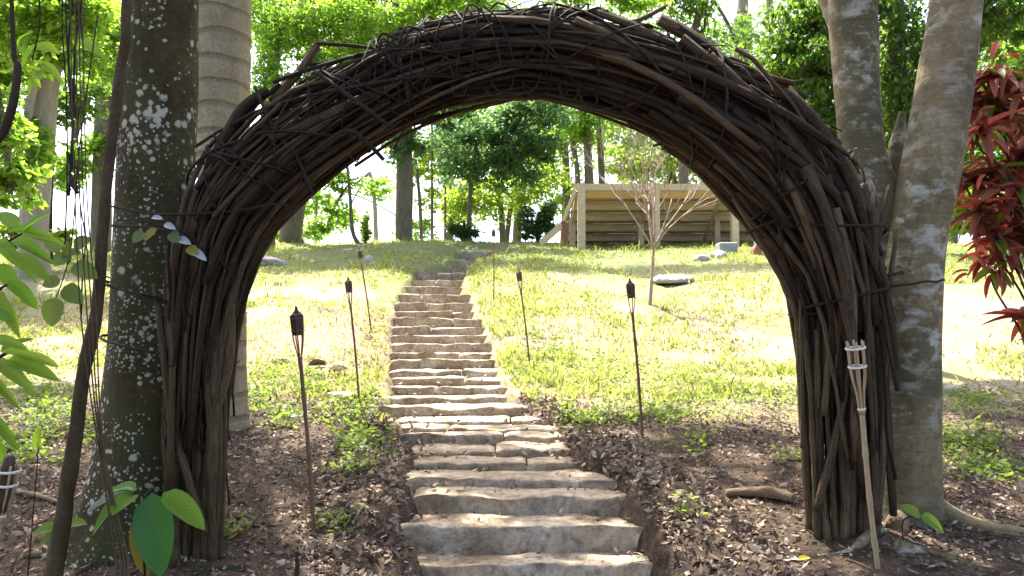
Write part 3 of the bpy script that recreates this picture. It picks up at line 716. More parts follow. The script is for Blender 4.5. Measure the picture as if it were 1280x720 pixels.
# ------------------------------------------------------------------ torches beside the steps
def torch(bx, by, tx, ty, label, group='bamboo torches lining the steps', scale=1.0, dark=True):
    b = G(bx, by); D = (b-EYE).dot(FWD); t = P(tx, ty, D)
    root = empty('tiki_torch', b, label, 'torch', group)
    ax = (t-b); L = ax.length; ax.normalize(); pm = M['bamboo_dark'] if dark else M['bamboo']
    b0 = b-ax*.05
    hb = .115; tip = .035; flare = .11
    p_split = t-ax*(tip+hb+flare); p_b0 = t-ax*(tip+hb); p_b1 = t-ax*tip
    path = spline([b0, b0.lerp(p_split, .5)+Vector((.006, 0, 0)), p_split], 20); rr = np.full(20, .0105)
    rr[4::5] = .0125
    V, F, U = tube_arrays(path, rr, 7); put('pole', np_mesh('pole', V, F, True, U), pm, root)
    q = ax.to_track_quat('Z', 'X').to_matrix(); ex, ey = q.col[0], q.col[1]
    for k in range(5):
        a = k*2*PI/5+.4; e = ex*math.cos(a)+ey*math.sin(a)
        tube('strip', [p_split-ax*.05+e*.008, p_split+e*.01, p_b0-ax*.02+e*.026, p_b1-ax*.01+e*.033], (.004, .0035, .004), pm, root, 5, 12)
    prof = [(-.004, .014), (0, .024), (.02, .030), (.05, .033), (.085, .032), (.11, .029), (.115, .02)]
    mb = MB(); n = 14
    V = []; 
    zs = np.linspace(0, hb, 19)
    rad = np.interp(zs, [a for a, _ in prof], [c for _, c in prof])*(1+.05*np.cos(np.arange(19)*PI))
    V, F, U = tube_arrays(np.array([np.array(p_b0+ax*z) for z in zs]), rad, n); put('canister', np_mesh('canister', V, F, True, U), M['canister'], root)
    V, F, U = tube_arrays(np.array([np.array(p_b1+ax*z) for z in (-.004, .004, .012, .02, .036)]), [.022, .02, .011, .008, .006], 10)
    put('snuffer_cap', np_mesh('snuffer_cap', V, F, True, U), M['canister'], root)
    for f in (.2, .75):
        p = p_b0+ax*hb*f; th = np.linspace(0, 2*PI, 15)
        V, F, U = tube_arrays(np.array([np.array(p+(ex*math.cos(a)+ey*math.sin(a))*.0335) for a in th]), .003, 4, caps=False)
        put('band', np_mesh('band', V, F, True, U), pm, root)
    return root
torch(392, 664, 370, 383, 'nearest bamboo torch left of the steps, on dark litter')
torch(449, 504, 435, 346, 'middle left bamboo torch beside the steps on patchy grass')
torch(464, 414, 449, 310, 'farthest thin torch left of the steps in the sunlit grass')
torch(803, 547, 787, 348, 'nearest torch right of the steps, at the litter edge')
torch(662, 456, 648, 336, 'second torch right of the steps, with a reddish head in the grass')
torch(617, 377, 617, 285, 'farthest thin torch right of the steps near the top')

def split_torch(base, top, D0, D1, label, spread, withcan, group):
    b = P(*base, D0); t = P(*top, D1); gz = Hf(b.x, b.y)
    root = empty('bamboo_torch', (b.x, b.y, gz), label, 'torch', group)
    ax = (t-b); L = ax.length; ax.normalize()
    b0 = b-ax*max(.03, (b.z-gz)/max(ax.z, .2)+.05)
    sp = b.lerp(t, .72)
    path = spline([b0, b0.lerp(sp, .5)+Vector((-.006, 0, 0)), sp], 26); rr = np.full(26, .0115)
    for k in (6, 12, 18): rr[k] = .0138
    V, F, U = tube_arrays(path, rr, 9); put('pole', np_mesh('pole', V, F, True, U), M['bamboo'], root)
    q = ax.to_track_quat('Z', 'X').to_matrix(); ex, ey = q.col[0], q.col[1]
    e0 = Vector((1, 0, 0)); e0 = (e0-ax*e0.dot(ax)).normalized(); e1 = ax.cross(e0)
    ties = []
    for k in range(6):
        a = k*2*PI/6+.25; e = e0*math.cos(a)+e1*math.sin(a)
        tube('strip', [sp-ax*.02+e*.011, sp+ax*(L*.07)+e*.017, t-ax*L*.12+e*spread*.9, t+ax*.02+e*spread], (.0042, .004, .0045), M['bamboo'], root, 5, 14)
    for f, r_ in ((.72, .015), (.905, spread*.93+.004), (.985, spread+.005)):
        p = b.lerp(t, f); th = np.linspace(0, 2*PI*2, 33)
        V, F, U = tube_arrays(np.array([np.array(p+ax*(.008*i/33)+(e0*math.cos(a)+e1*math.sin(a))*r_) for i, a in enumerate(th)]), .0030, 6)
        put('tie', np_mesh('tie', V, F, True, U), M['cord'], root)
    if withcan:
        V, F, U = tube_arrays(np.array([np.array(t+ax*z) for z in (-.17, -.165, -.1, 0, .04, .05)]), [.010, spread*.5, spread*.6, spread*.6, spread*.5, .01], 14)
        put('canister', np_mesh('canister', V, F, True, U), M['canister'], root)
split_torch((1098, 716), (1069, 432), 3.36, 3.3, 'empty split bamboo torch with white ties leaning before the right arch foot', .036, False, 'split bamboo torches with white ties')
split_torch((-22, 800), (10, 585), 2.75, 2.7, 'split bamboo torch with dark canister cut by the left edge', .036, True, 'split bamboo torches with white ties')

# ------------------------------------------------------------------ background trees
def bgtree(label, trunks, blobs, leaf, bark, L, W, limb=None, group='trees on the hilltop', cat='tree', name='tree', droop=.4, spread=.16, limb_r=None, sides=10):
    b = trunks[0][0]; g = on(b[0], b[3])
    t = empty(name, g, label, cat, group)
    for k, tr in enumerate(trunks):
        tr = list(tr)
        D = tr[0][3]; q = on(tr[0][0], D)
        pts = [np.array(q)-np.array([0, 0, .15])]+[np.array(P(a, c, d)) for a, c, h, d in tr]
        rr = [tr[0][2]*1.25/FPX*D]+[h/FPX*d for a, c, h, d in tr]
        n = 6*len(pts); path = spline(pts, n); r = np.interp(np.linspace(0, 1, n), np.linspace(0, 1, len(rr)), rr)
        V, F, U = tube_arrays(path, r, sides, .07, seed=k+int(b[0])); put('trunk', np_mesh('trunk', V, F, True, U), bark, t)
        top = path[-1]; rtop = r[-1]
    if blobs:
        blobs = [(c, r, int(n*1.7), int(nc*1.3)) for c, r, n, nc in blobs]; L *= .78; W *= .75
        crown(t, blobs, leaf, L, W, droop, np.array(P(*limb)) if limb else top, bark, limb_r or max(.02, rtop*.7), spread=spread)
    return t
B = px_blob
LB, LM, LD, LY, LBl = M['leaf_bright'], M['leaf_mid'], M['leaf_dark'], M['leaf_yellow'], M['leaf_blue']
# dark straight trunk at the head of the steps, its crown dark and bluish
bgtree('straight dark trunk on the crest left of the top steps', [[(505, 300, 11.5, 25), (506, 240, 10.5, 25), (506, 180, 9.5, 25), (507, 100, 9, 25), (508, 20, 7, 25)]],
       [B(505, 175, 25, 34, 42, 700, 26), B(560, 120, 25, 70, 48, 2200, 44), B(480, 60, 25, 70, 50, 2000, 36), B(590, 20, 25, 70, 40, 1800, 32)], LBl, M['bark_far'], .24, .13)
bgtree('broad dark green tree with drooping boughs behind the arch opening', [[(586, 292, 3.4, 27), (588, 240, 2.8, 27), (592, 200, 2.4, 27), (600, 150, 2, 27)]],
       [B(600, 175, 27, 75, 42, 3000, 52), B(655, 165, 27, 58, 48, 2600, 44), B(577, 215, 27, 40, 26, 700, 16), B(640, 215, 27, 42, 30, 900, 20), B(690, 120, 27, 60, 40, 1800, 32)], LBl, M['bark_far'], .22, .12)
bgtree('wide brown trunk on the crest beside the left arch curve', [[(362, 304, 15, 24), (367, 270, 13.5, 24), (372, 240, 13, 24), (380, 180, 12, 24), (390, 90, 10, 24)]],
       [B(380, 20, 24, 90, 60, 2400, 40), B(470, -10, 24, 80, 50, 1800, 34)], LM, M['bark_far'], .22, .12)
bgtree('slim bending sapling on the crest with pale leaves', [[(449, 306, 3.0, 22.5), (441, 290, 2.6, 22.5), (438, 250, 2.2, 22.5), (435, 215, 2, 22.5), (431, 190, 1.5, 22.5)]],
       [B(415, 262, 22.5, 22, 26, 260, 14), B(425, 225, 22.5, 24, 22, 240, 12), B(405, 290, 22.5, 20, 14, 120, 8)], LB, M['bark_far'], .19, .11, limb=(436, 230, 22.5))
bgtree('small bright conical shrub on the crest near the slim sapling', [[(457, 305, 2, 22.8), (457, 285, 1.5, 22.8), (457, 268, .8, 22.8)]],
       [B(457, 292, 22.8, 9, 13, 320, 20), B(457, 274, 22.8, 6.5, 14, 220, 16)], LY, M['bark_far'], .12, .07, name='shrub', cat='shrub', group='shrubs on the hilltop')
for lab, px, D, lean, wv in (('thin bare stem just right of the dark straight trunk', 527, 27, -8, 2.2), ('thinner pale stem second right of the straight trunk', 540, 28, 0, 1.8), ('hair thin stem between the pale stem and dark bushes', 556, 30, 2, 1.4)):
    bgtree(lab, [[(px, 304, wv, D), (px+lean*.3, 250, wv, D), (px+lean, 190, wv*.8, D), (px+lean*1.2, 120, wv*.6, D)]], [B(px+lean*1.2, 130, D, 26, 26, 220, 10)], LM, M['bark_far'], .2, .11, sides=6)
bgtree('bright yellow green thicket tree right of the top steps', [[(628, 296, 4, 31), (625, 250, 3.5, 31), (615, 215, 3, 31)], [(634, 296, 3.2, 31.5), (640, 250, 3, 31.5), (652, 200, 2.5, 31.5)]],
       [B(610, 250, 31, 60, 34, 1700, 40), B(668, 215, 31, 48, 44, 1500, 36), B(575, 255, 31, 34, 36, 700, 20)], LY, M['bark_far'], .24, .13)
bgtree('pair of slender trunks rising behind the wooden stand', [[(737, 300, 6.0, 33), (736, 220, 5.5, 33), (733, 150, 5, 33), (730, 60, 4.5, 33)], [(755, 300, 4.6, 33.5), (752, 220, 4.2, 33.5), (748, 140, 4, 33.5), (742, 50, 3.5, 33.5)], [(722, 300, 3.6, 33), (722, 220, 3.4, 33), (712, 160, 3, 33), (700, 110, 2.5, 33)]],
       [B(720, 150, 33, 52, 46, 1500, 34), B(780, 160, 33, 60, 50, 1700, 40), B(740, 60, 33, 80, 50, 1800, 34)], LB, M['bark_far'], .26, .14)
bgtree('yellow green tree hanging over the stand roof', [[(842, 300, 5, 36), (840, 220, 4.5, 36), (820, 160, 4, 36), (800, 120, 3.4, 36)]],
       [B(830, 205, 36, 62, 30, 1500, 34), B(885, 200, 36, 50, 32, 1200, 28), B(780, 205, 36, 46, 28, 1000, 24), B(850, 130, 36, 80, 40, 1700, 36), B(935, 190, 36, 40, 40, 900, 24)], LY, M['bark_far'], .27, .15)
bgtree('dark round bush left of the wooden stand', [[(672, 300, 2.5, 25.5), (672, 285, 2, 25.5), (673, 270, 1.5, 25.5)]],
       [B(668, 284, 25.5, 22, 18, 900, 34), B(684, 270, 25.5, 18, 22, 800, 30), B(657, 272, 25.5, 12, 18, 300, 14)], LD, M['bark_dark'], .2, .07, name='shrub', cat='shrub', group='shrubs on the hilltop')
bgtree('dark bush at the left of the topmost step', [[(580, 300, 2.5, 25.5), (580, 290, 2, 25.5), (580, 276, 1.5, 25.5)]],
       [B(582, 290, 25.5, 20, 12, 700, 30), B(568, 284, 25.5, 14, 14, 350, 16)], LD, M['bark_dark'], .18, .07, name='shrub', cat='shrub', group='shrubs on the hilltop')
bgtree('hazy pale green tree in the bright gap left of the straight trunk', [[(470, 300, 3, 40), (468, 250, 2.6, 40), (462, 215, 2, 40)]], [B(470, 235, 40, 28, 24, 420, 22), B(430, 275, 40, 30, 18, 420, 20), B(395, 285, 40, 30, 16, 420, 20)], LB, M['bark_pale'], .3, .16, group='far trees beyond the crest')
bgtree('hazy pale green tree low beside the bending sapling', [[(395, 300, 2.6, 44), (395, 260, 2.2, 44), (398, 230, 2, 44)]], [B(395, 250, 44, 24, 26, 420, 22), B(340, 285, 44, 30, 18, 420, 20), B(520, 285, 44, 26, 18, 360, 18)], LB, M['bark_pale'], .32, .17, group='far trees beyond the crest')
# trees beyond the arch, above
bgtree('pale grey palm like trunk above the right shoulder of the arch', [[(925, 290, 14, 34), (927, 200, 13.5, 34), (928, 75, 12.5, 34), (928, 20, 11, 34)]],
       [B(930, -60, 34, 60, 40, 900, 22)], LB, M['bark_pale'], .3, .12, group='trees beyond the arch')
bgtree('slim greenish trunk between the pale trunk and the right stems', [[(962, 285, 6, 36), (962, 160, 5.5, 36), (962, 40, 5, 36), (962, -20, 4, 36)]], [B(962, -50, 36, 60, 40, 700, 20)], LM, M['bark_pale'], .26, .12, group='trees beyond the arch')
bgtree('tangled grey green tree behind the top right of the arch', [[(856, 300, 7, 30), (855, 150, 6, 30), (868, 40, 5, 30), (885, -10, 4, 30)]],
       [B(880, 40, 30, 70, 60, 1300, 40), B(930, 70, 30, 50, 50, 700, 24), B(830, -5, 30, 60, 40, 900, 24)], LM, M['bark_far'], .26, .12, group='trees beyond the arch')
bgtree('dense weeping tree with small dark leaves behind the right stems', [[(1128, 470, 14, 8.6), (1126, 300, 12, 8.6), (1122, 120, 11, 8.6), (1118, -60, 9, 8.6)]],
       [B(1010, 60, 8.6, 70, 70, 4200, 90), B(1022, 165, 8.8, 50, 70, 3000, 70), B(1130, 110, 8.8, 60, 120, 5200, 110), B(1125, 215, 8.8, 50, 50, 1700, 40), B(1240, 20, 8.4, 70, 60, 2000, 44), B(1070, 0, 8.6, 90, 60, 2200, 44)], LM, M['bark_far'], .10, .05, droop=1.1, group='trees beyond the arch', spread=.13)
bgtree('bright shrub glowing behind the red leaved plant', [[(1222, 318, 3, 20), (1222, 290, 3, 20), (1222, 260, 2, 20)]],
       [B(1200, 262, 20, 40, 36, 900, 30), B(1265, 260, 20, 40, 40, 900, 30), B(1330, 250, 20, 50, 50, 900, 30)], LY, M['bark_far'], .2, .11, name='shrub', cat='shrub', group='shrubs on the hilltop')
bgtree('tall light green tree at the right beyond the red leaved plant', [[(1330, 330, 14, 19), (1335, 200, 13, 19), (1340, 60, 11, 19)]],
       [B(1240, 150, 19, 70, 70, 1700, 44), B(1290, 60, 19, 90, 70, 2000, 44), B(1180, 190, 20, 50, 60, 900, 30)], LB, M['bark_far'], .22, .12, group='trees beyond the arch')
# left side
bgtree('pale smooth trunk at the far left edge of the meadow', [[(42, 300, 16, 15), (44, 250, 16, 15), (52, 160, 15, 15), (66, 40, 14, 15), (75, -60, 12, 15)]],
       [B(20, 60, 15, 90, 70, 2800, 60), B(110, 40, 15, 80, 60, 2400, 50), B(30, 175, 14.5, 40, 50, 900, 26), B(-40, 120, 15, 60, 90, 1400, 40)], LB, M['bark_pale'], .17, .095, group='trees left of the lichened trunk')
bgtree('dark thin trunk right beside the pale far left trunk', [[(60, 300, 5, 17), (61, 230, 5, 17), (66, 150, 4.5, 17), (72, 60, 4, 17)]], [B(90, 120, 17, 60, 40, 1200, 28), B(20, 215, 17, 50, 30, 700, 22)], LM, M['bark_dark'], .18, .1, group='trees left of the lichened trunk')
bgtree('grey trunk glimpsed between the liana and the far left trees', [[(126, 305, 12, 20), (128, 200, 11, 20), (132, 90, 10, 20), (136, 0, 9, 20)]],
       [B(120, 190, 20, 40, 40, 900, 24), B(150, 60, 20, 60, 80, 1600, 36), B(85, 215, 20, 34, 30, 500, 18)], LB, M['bark_far'], .2, .11, group='trees left of the lichened trunk')
bgtree('leafy bright tree whose boughs fill the top above the arch', [[(335, 306, 9, 22), (330, 200, 8, 22), (345, 60, 8, 22), (380, -60, 7, 22)]],
       [B(345, 25, 21, 60, 60, 3400, 70), B(430, 30, 21.5, 60, 55, 3400, 66), B(510, 15, 21, 50, 45, 2400, 50), B(590, -5, 21, 60, 34, 2200, 46), B(690, -22, 21, 70, 32, 2300, 46), B(790, -8, 21, 50, 34, 1700, 36), B(340, 95, 20.5, 34, 40, 1000, 34), B(400, 85, 21, 40, 30, 900, 30)], LB, M['bark_far'], .15, .085, group='trees beyond the arch', limb_r=.09)
bgtree('far left leafy tree arching over the frame corner', [[(-150, 480, 18, 8.5), (-140, 300, 17, 8.5), (-100, 60, 15, 8.5), (-40, -80, 12, 8.5)]],
       [B(10, 20, 9, 70, 60, 1500, 44), B(-20, 150, 9, 50, 60, 1000, 30), B(95, 10, 9.5, 60, 44, 1100, 30), B(15, 235, 9, 36, 34, 420, 18)], LB, M['bark_far'], .13, .08, group='trees left of the lichened trunk', limb_r=.06)
bgtree('sunny low bush at the far left behind the saplings', [[(40, 330, 3, 16), (40, 310, 3, 16), (42, 285, 2, 16)]], [B(15, 292, 16, 40, 20, 700, 26), B(70, 296, 16, 26, 14, 300, 14)], LY, M['bark_far'], .16, .09, name='shrub', cat='shrub', group='shrubs on the hilltop')
# farther trees down the far slope
rgf = np.random.default_rng(5)
for k, (px, D, hpx, leaf, lab) in enumerate(((560, 46, 190, LY, 'far pale tree seen through the gap over the top steps'), (645, 52, 250, LB, 'far tree behind the bright thicket'), (705, 48, 240, LY, 'far yellowish tree left of the slender trunks'), (800, 55, 260, LB, 'far tall tree behind the stand'),
                            (900, 50, 280, LM, 'far tree behind the right end of the stand'), (990, 45, 300, LB, 'far bright tree behind the weeping tree'), (1090, 48, 320, LY, 'far yellow green tree behind the right stems'), (1190, 42, 300, LB, 'far tree behind the leaning right stem'), (1290, 46, 300, LM, 'far tree at the right edge'),
                            (330, 50, 60, LB, 'far low tree behind the left arch curve'))):
    s = hpx
    bgtree(lab, [[(px, 330, 6, D), (px+3, 300-s*.3, 5, D), (px-2, 300-s*.6, 4, D)]],
           [B(px-30+rgf.uniform(-10, 10), 300-s*.55, D, 48, s*.22, 900, 30), B(px+28, 300-s*.62, D, 48, s*.24, 900, 30), B(px, 300-s*.85, D, 52, s*.2, 800, 26), B(px+5, 300-s*.25, D, 44, s*.18, 500, 20)], leaf, M['bark_far'], .42, .24, group='far trees beyond the crest')

# ------------------------------------------------------------------ bare sapling in the meadow
def bare_sapling():
    g = G(812, 381); D = g.y; t = empty('bare_sapling', g, 'leafless pinkish sapling with many thin upright twigs before the stand', 'sapling')
    rg = np.random.default_rng(14)
    tube('trunk', [np.array(g)-[0, 0, .05], np.array(P(815, 345, D)), np.array(P(817, 310, D))], (.036, .03, .024), M['bare'], t, 8, 12, .08)
    mb = MB()
    def grow(p, d, r, ln, dep):
        n = 5; pts = [p]
        for k in range(3):
            d = unit(d+rg.normal(size=3)*.16+np.array([0, 0, .06])); pts.append(pts[-1]+d*ln/3)
        mb.add(*tube_arrays(spline(pts, 7), np.linspace(r, r*.6, 7), 5))
        if dep < 5:
            for q in range(rg.integers(2, 4)):
                grow(pts[rg.integers(2, 4)], unit(d+rg.normal(size=3)*np.array([.27, .27, .18])), r*.58, ln*.72, dep+1)
    st = np.array(P(817, 312, D))
    for dx in (-.32, -.15, 0, .1, .22, .35, .45, .6, .8): grow(st, unit(np.array([dx, rg.normal()*.3, 1.6])), .017, .95, 0)
    put('branch', mb.mesh('branch'), M['bare'], t)
bare_sapling()

# ------------------------------------------------------------------ wooden stand (stepped platform seen from behind)
def stand():
    D = 22.0; s = D/FPX
    g = on(820, D)
    t = empty('wooden_stand', g, 'raw timber stepped stand seen from behind, on posts on the hilltop', 'wooden stand')
    Z = lambda py, d=D: P(640, py, d).z
    X = lambda px, d=D: P(px, 300, d).x
    xa, xb = X(719), X(986); ztop = Z(228)
    tm = M['timber']; to = M['timber_old']
    beam('rim_beam', (xa-.02, D-.02, ztop-.10), (xb, D-.02, ztop-.10), .07, .2, tm, t)
    n = 6; rise = (Z(232)-Z(300, D))/n*.98; run = .52
    for k in range(n):
        zt = ztop-.02-rise*k; y0 = D+.10+run*k
        # tread planks, seen from below
        for q in range(3): 
            yy = y0+.02+run/3*q+.08
            V, F = box_arrays(((xa+xb)/2, yy, zt-.02), ((xb-xa)/2, run/6-.006, .02)); put('tread_plank', np_mesh('tread_plank', V, F), to, t)
        V, F = box_arrays(((xa+xb)/2, y0+run+.02, zt-.041-(rise-.041)*.5), ((xb-xa)/2-.01, .02, (rise-.041)*.5-.001)); put('riser_plank', np_mesh('riser_plank', V, F), tm, t)
    for px in (719, 812, 905, 984):       # stringers under the treads
        x = X(px)+.05
        a = np.array([x, D+.12, ztop-.26]); b = np.array([x, D+.1+run*n, ztop-.26-rise*n])
        beam('stringer', a, b, .05, .16, to, t)
    for px in (727, 820.5, 919):
        x = X(px); gz = Hf(x, D-.1)
        beam('post', (x, D-.10, gz-.1), (x, D-.10, ztop-.012), .22, .22 if px == 727 else .2, tm, t)
    for px in (716, 802, 898, 985):
        d = D+1.5; x = P(px, 300, d).x; gz = Hf(x, d)
        beam('post', (x, d, gz-.1), (x, d, ztop-.14-rise*2.4), .16, .18, to, t)
    for px in (768, 882):
        d = D+2.9; x = P(px, 300, d).x; gz = Hf(x, d)
        beam('post', (x, d, gz-.1), (x, d, ztop-.3-rise*4.5), .2, .2, M['bark_dark'], t)
    # diagonal brace at the left end
    a = P(720, 237, D+.1); b = P(703, 280, D+.9); c = P(676, 304, D+1.4)
    beam('brace', a, b, .05, .2, to, t); beam('brace', b-Vector((0, 0, .02)), c, .05, .2, tm, t)
    beam('brace', P(704, 276, D+.7), P(706, 306, D+.7), .05, .12, M['redclay'], t)
stand()

# ------------------------------------------------------------------ rocks, piers, small things on the slope
def rock(px, py, wpx, hpx, label, mat='rock', seed=0, cat='rock', group='rocks on the hillside', name='rock', flat=1.0):
    g = G(px, py); D = g.y; s = D/FPX; rg = np.random.default_rng(seed)
    import bmesh
    bm = bmesh.new(); bmesh.ops.create_icosphere(bm, subdivisions=3, radius=1.0)
    for v in bm.verts:
        c = v.co; f = 1+.22*float(fbm(c.x*1.2+seed, c.y*1.2, c.z*1.2, 3)); v.co = Vector((c.x*f*wpx/2*s, c.y*f*wpx/2.4*s*flat, max(c.z, -.4)*f*hpx*.62*s))
    me = bpy.data.meshes.new(name); bm.to_mesh(me); bm.free()
    o = bpy.data.objects.new(name, me); me.materials.append(M[mat]); o.location = g+Vector((0, 0, hpx*.02*s)); link(o)
    tag(o, label, cat, group); return o
rock(842, 352, 56, 14, 'broad pale flat rock right of the bare sapling', seed=1)
rock(826, 352, 14, 14, 'small grey stone against the bare sapling stem', seed=2)
rock(898, 322, 24, 15, 'pinkish rounded rock in front of the stand post', seed=3)
rock(876, 325, 22, 11, 'low grey rock left of the pinkish rock', seed=4)
rock(329, 330, 52, 13, 'long pale rock on the shaded grass at the left crest', seed=5)
rock(462, 327, 13, 12, 'small bluish stone below the conical shrub', seed=6)
rock(352, 452, 26, 8, 'low stone beside the grass clump left of the second torch', seed=7)
rock(425, 495, 44, 9, 'flat pale stone behind the second left torch', seed=8)
rock(1040+82, 660, 30, 30, 'rounded grey root stub at the right trunk base', 'log', seed=11)  # root stub of the right tree, made with the rock shape
rock(1190, 478+10, 26, 10, 'stone in the shade behind the right trunk', seed=12)
def pier():
    g = G(908, 316); D = g.y; V, F = box_arrays((g.x, g.y, g.z+.06), (.24, .25, .20)); o = put('concrete_pier', np_mesh('concrete_pier', V, F), M['concrete'])
    bv = o.modifiers.new('bevel', 'BEVEL'); bv.width = .03
    tag(o, 'grey concrete footing block under the stand post', 'concrete block')
pier()
def tank():
    D = 20.5; a = on(951, D); s = D/FPX
    t = empty('water_pipe', a, 'pale blue upright pipe at the right end of the stand', 'pipe')
    tube('pipe', [np.array(a)-[0, 0, .1], np.array(P(949, 240, D))], (.15, .15), M['plaster'], t, 14, 4)
    tube('collar', [np.array(P(950, 290, D)), np.array(P(950, 286, D))], (.17, .17), M['plaster'], t, 14, 3)
    o = rock(946, 318, 16, 16, 'dark reddish clay pot beside the pale blue pipe', 'redclay', 21, 'pot', None, 'clay_pot')
tank()

# ------------------------------------------------------------------ single-leaf plants
def leaf_mesh(name, bend=.25, fold=.18, shape='lance', wave=0.0):
    n = 8; V = []; U = []
    for i in range(n+1):
        t = i/n
        wv = {'lance': math.sin(PI*t**.85)**.8, 'broad': math.sin(PI*t**.75)**.62, 'strap': min(1, 5*t+.25)*max(0, 1-t**3.5)**.8}[shape]
        wv = max(wv, .03)*.5
        z = -bend*t*t
        dz = fold*wv+wave*math.sin(t*14)*wv
        for u in (-1, -.5, 0, .5, 1): V.append((u*wv, t, z+dz*abs(u)+wave*.4*math.sin(t*17+u*3)*abs(u))); U.append((u*.5+.5, t))
    F = [[i*5+j, i*5+j+1, (i+1)*5+j+1, (i+1)*5+j] for i in range(n) for j in range(4)]
    return np_mesh(name, V, F, True, U)
LEAF = {}
def leaf(parent, base, tip, width, mat, shape='lance', bend=.15, fold=.2, nrm=None, label=None, wave=0.0, name='leaf'):
    key = (mat, shape, round(bend, 2), round(fold, 2), wave)
    if key not in LEAF:
        me = leaf_mesh('leaf_blade', bend, fold, shape, wave); me.materials.append(M[mat]); LEAF[key] = me
    base = Vector(base); tip = Vector(tip); d = tip-base; L = d.length; d.normalize()
    nrm = Vector(nrm if nrm is not None else (random.uniform(-.5, .5), -.8, .7)); x = d.cross(nrm).normalized(); z = x.cross(d)
    R = Matrix((x, d, z)).transposed().to_4x4()
    o = put_m(name, LEAF[key], None, Matrix.Translation(base) @ R @ Matrix.Diagonal((width, L, L, 1)), parent)
    if label: o['label'] = label
    return o
def sapling_front():
    D = 3.15; g = on(196, 3.2)
    t = empty('seedling', g, 'young plant with one big drooping green leaf before the lichened trunk', 'plant')
    top = P(190, 612, D)
    tube('stem', [g-Vector((0, 0, .02)), P(178, 660, D), P(180, 625, D), top], (.006, .006, .005), M['vine'], t, 6, 14)
    tube('stem', [P(180, 622, D), P(172, 616, D), P(165, 614, D+.02)], (.004, .003), M['vine'], t, 5, 8)
    L_ = lambda b, tp, w_, m_, sh='broad', **k: leaf(t, P(b[0], b[1], D+k.pop('d0', 0)), P(tp[0], tp[1], D+k.pop('d1', 0)), w_/FPX*D, m_, sh, **k)
    L_((190, 616), (199, 722), 50, 'leaf_big', d1=-.1, nrm=(0, -1, .35), bend=.06, fold=.12, label='large dark green leaf hanging straight down')
    L_((180, 640), (182, 724), 34, 'leaf_old', d0=.03, d1=.0, nrm=(-.3, -1, .3), bend=.05, label='yellowing brown leaf hanging behind the large one')
    L_((204, 616), (256, 656), 30, 'leaf_light', nrm=(.2, -.7, .9), bend=.16, d1=-.06)
    L_((168, 615), (104, 662), 34, 'leaf_light', nrm=(-.1, -.6, 1), bend=.2, d1=-.02)
    L_((168, 615), (106, 630), 20, 'leaf_silver', nrm=(0, -.2, 1), bend=.15, d1=.08)
    L_((170, 613), (128, 612), 22, 'leaf_light', nrm=(0, -.4, 1), bend=.1, d1=.15)
    L_((168, 618), (140, 640), 26, 'leaf_light', nrm=(0, -.4, 1), bend=.1, d1=-.15)
sapling_front()
def small_seedling():
    D = 3.35; g = on(84, 3.35)
    t = empty('seedling', g, 'small bright green seedling at the foot of the liana', 'plant')
    tube('stem', [g-Vector((0, 0, .02)), P(80, 660, D)], (.004, .003), M['vine'], t, 5, 6)
    for b, tp in (((80, 658), (38, 664)), ((80, 660), (44, 682)), ((82, 656), (106, 652)), ((80, 656), (68, 640))):
        leaf(t, P(*b, D), P(*tp, D-.04), .058, 'leaf_light', 'broad', .15, .2, (random.uniform(-.3, .3), -.6, .8))
    for i, (px, py, lab) in enumerate(((1140, 640, 'small two leaved seedling at the base of the right trunk'),)):
        g2 = on(1122, 3.6); t2 = empty('seedling', g2, lab, 'plant')
        D = 3.6
        tube('stem', [g2-Vector((0, 0, .02)), P(1128, 652, D), P(1150, 645, D)], (.004, .003), M['vine'], t2, 5, 8)
        leaf(t2, P(1150, 645, D), P(1126, 632, D), .07, 'leaf_light', 'broad', .1, .2, (0, -.7, .8)); leaf(t2, P(1150, 645, D), P(1183, 664, D-.02), .08, 'leaf_light', 'broad', .15, .2, (0, -.7, .8))
small_seedling()
def left_branch_plant():
    D = 3.0; g = on(-60, 3.0)
    t = empty('shrub', g, 'bright green broad leaved shrub reaching in from the left edge', 'shrub')
    rg = random.Random(4)
    for pts in ([(-60, 620), (-30, 470), (-10, 330), (30, 290)], [(-60, 620), (-20, 500), (10, 440), (40, 450)], [(-60, 620), (-40, 420), (-10, 370), (20, 350)]):
        tube('stem', [g-Vector((0, 0, .03))]+[P(a, b, D) for a, b in pts[1:]], (.012, .008, .004), M['vine'], t, 6, 20)
    spots = [(10, 290, 60, 290), (20, 285, 0, 262), (15, 300, 62, 322), (5, 310, 45, 348), (0, 330, 28, 372), (10, 350, 48, 384), (-10, 360, 20, 412), (25, 295, 75, 300), (0, 290, -20, 330), (18, 320, 60, 345), (-5, 300, 30, 335), (30, 290, 58, 262),
             (0, 440, 62, 448), (10, 450, 70, 470), (-5, 450, 40, 486), (0, 440, 40, 420), (-10, 470, 18, 505), (-8, 520, 20, 560), (-10, 540, 12, 590), (0, 380, 22, 410), (-20, 390, 16, 398), (25, 445, 75, 455), (-10, 425, 30, 432)]
    for a, b, c, d in spots:
        leaf(t, P(a, b, D+rg.uniform(-.1, .1)), P(c, d, D+rg.uniform(-.15, .05)), .052*rg.uniform(.7, 1.3), 'leaf_light', 'broad', .14, .2, (rg.uniform(-.5, .3), -.7, .8))
    g2 = on(48, 3.5); t2 = empty('seedling', g2, 'single leaf sprout in the litter left of the liana', 'plant')
    tube('stem', [g2-Vector((0, 0, .02)), P(47, 575, 3.5), P(47, 555, 3.5)], (.003, .002), M['vine'], t2, 5, 6)
    leaf(t2, P(47, 560, 3.5), P(47, 533, 3.5), .045, 'leaf_light', 'broad', .1, .2, (0, -1, .3))
left_branch_plant()
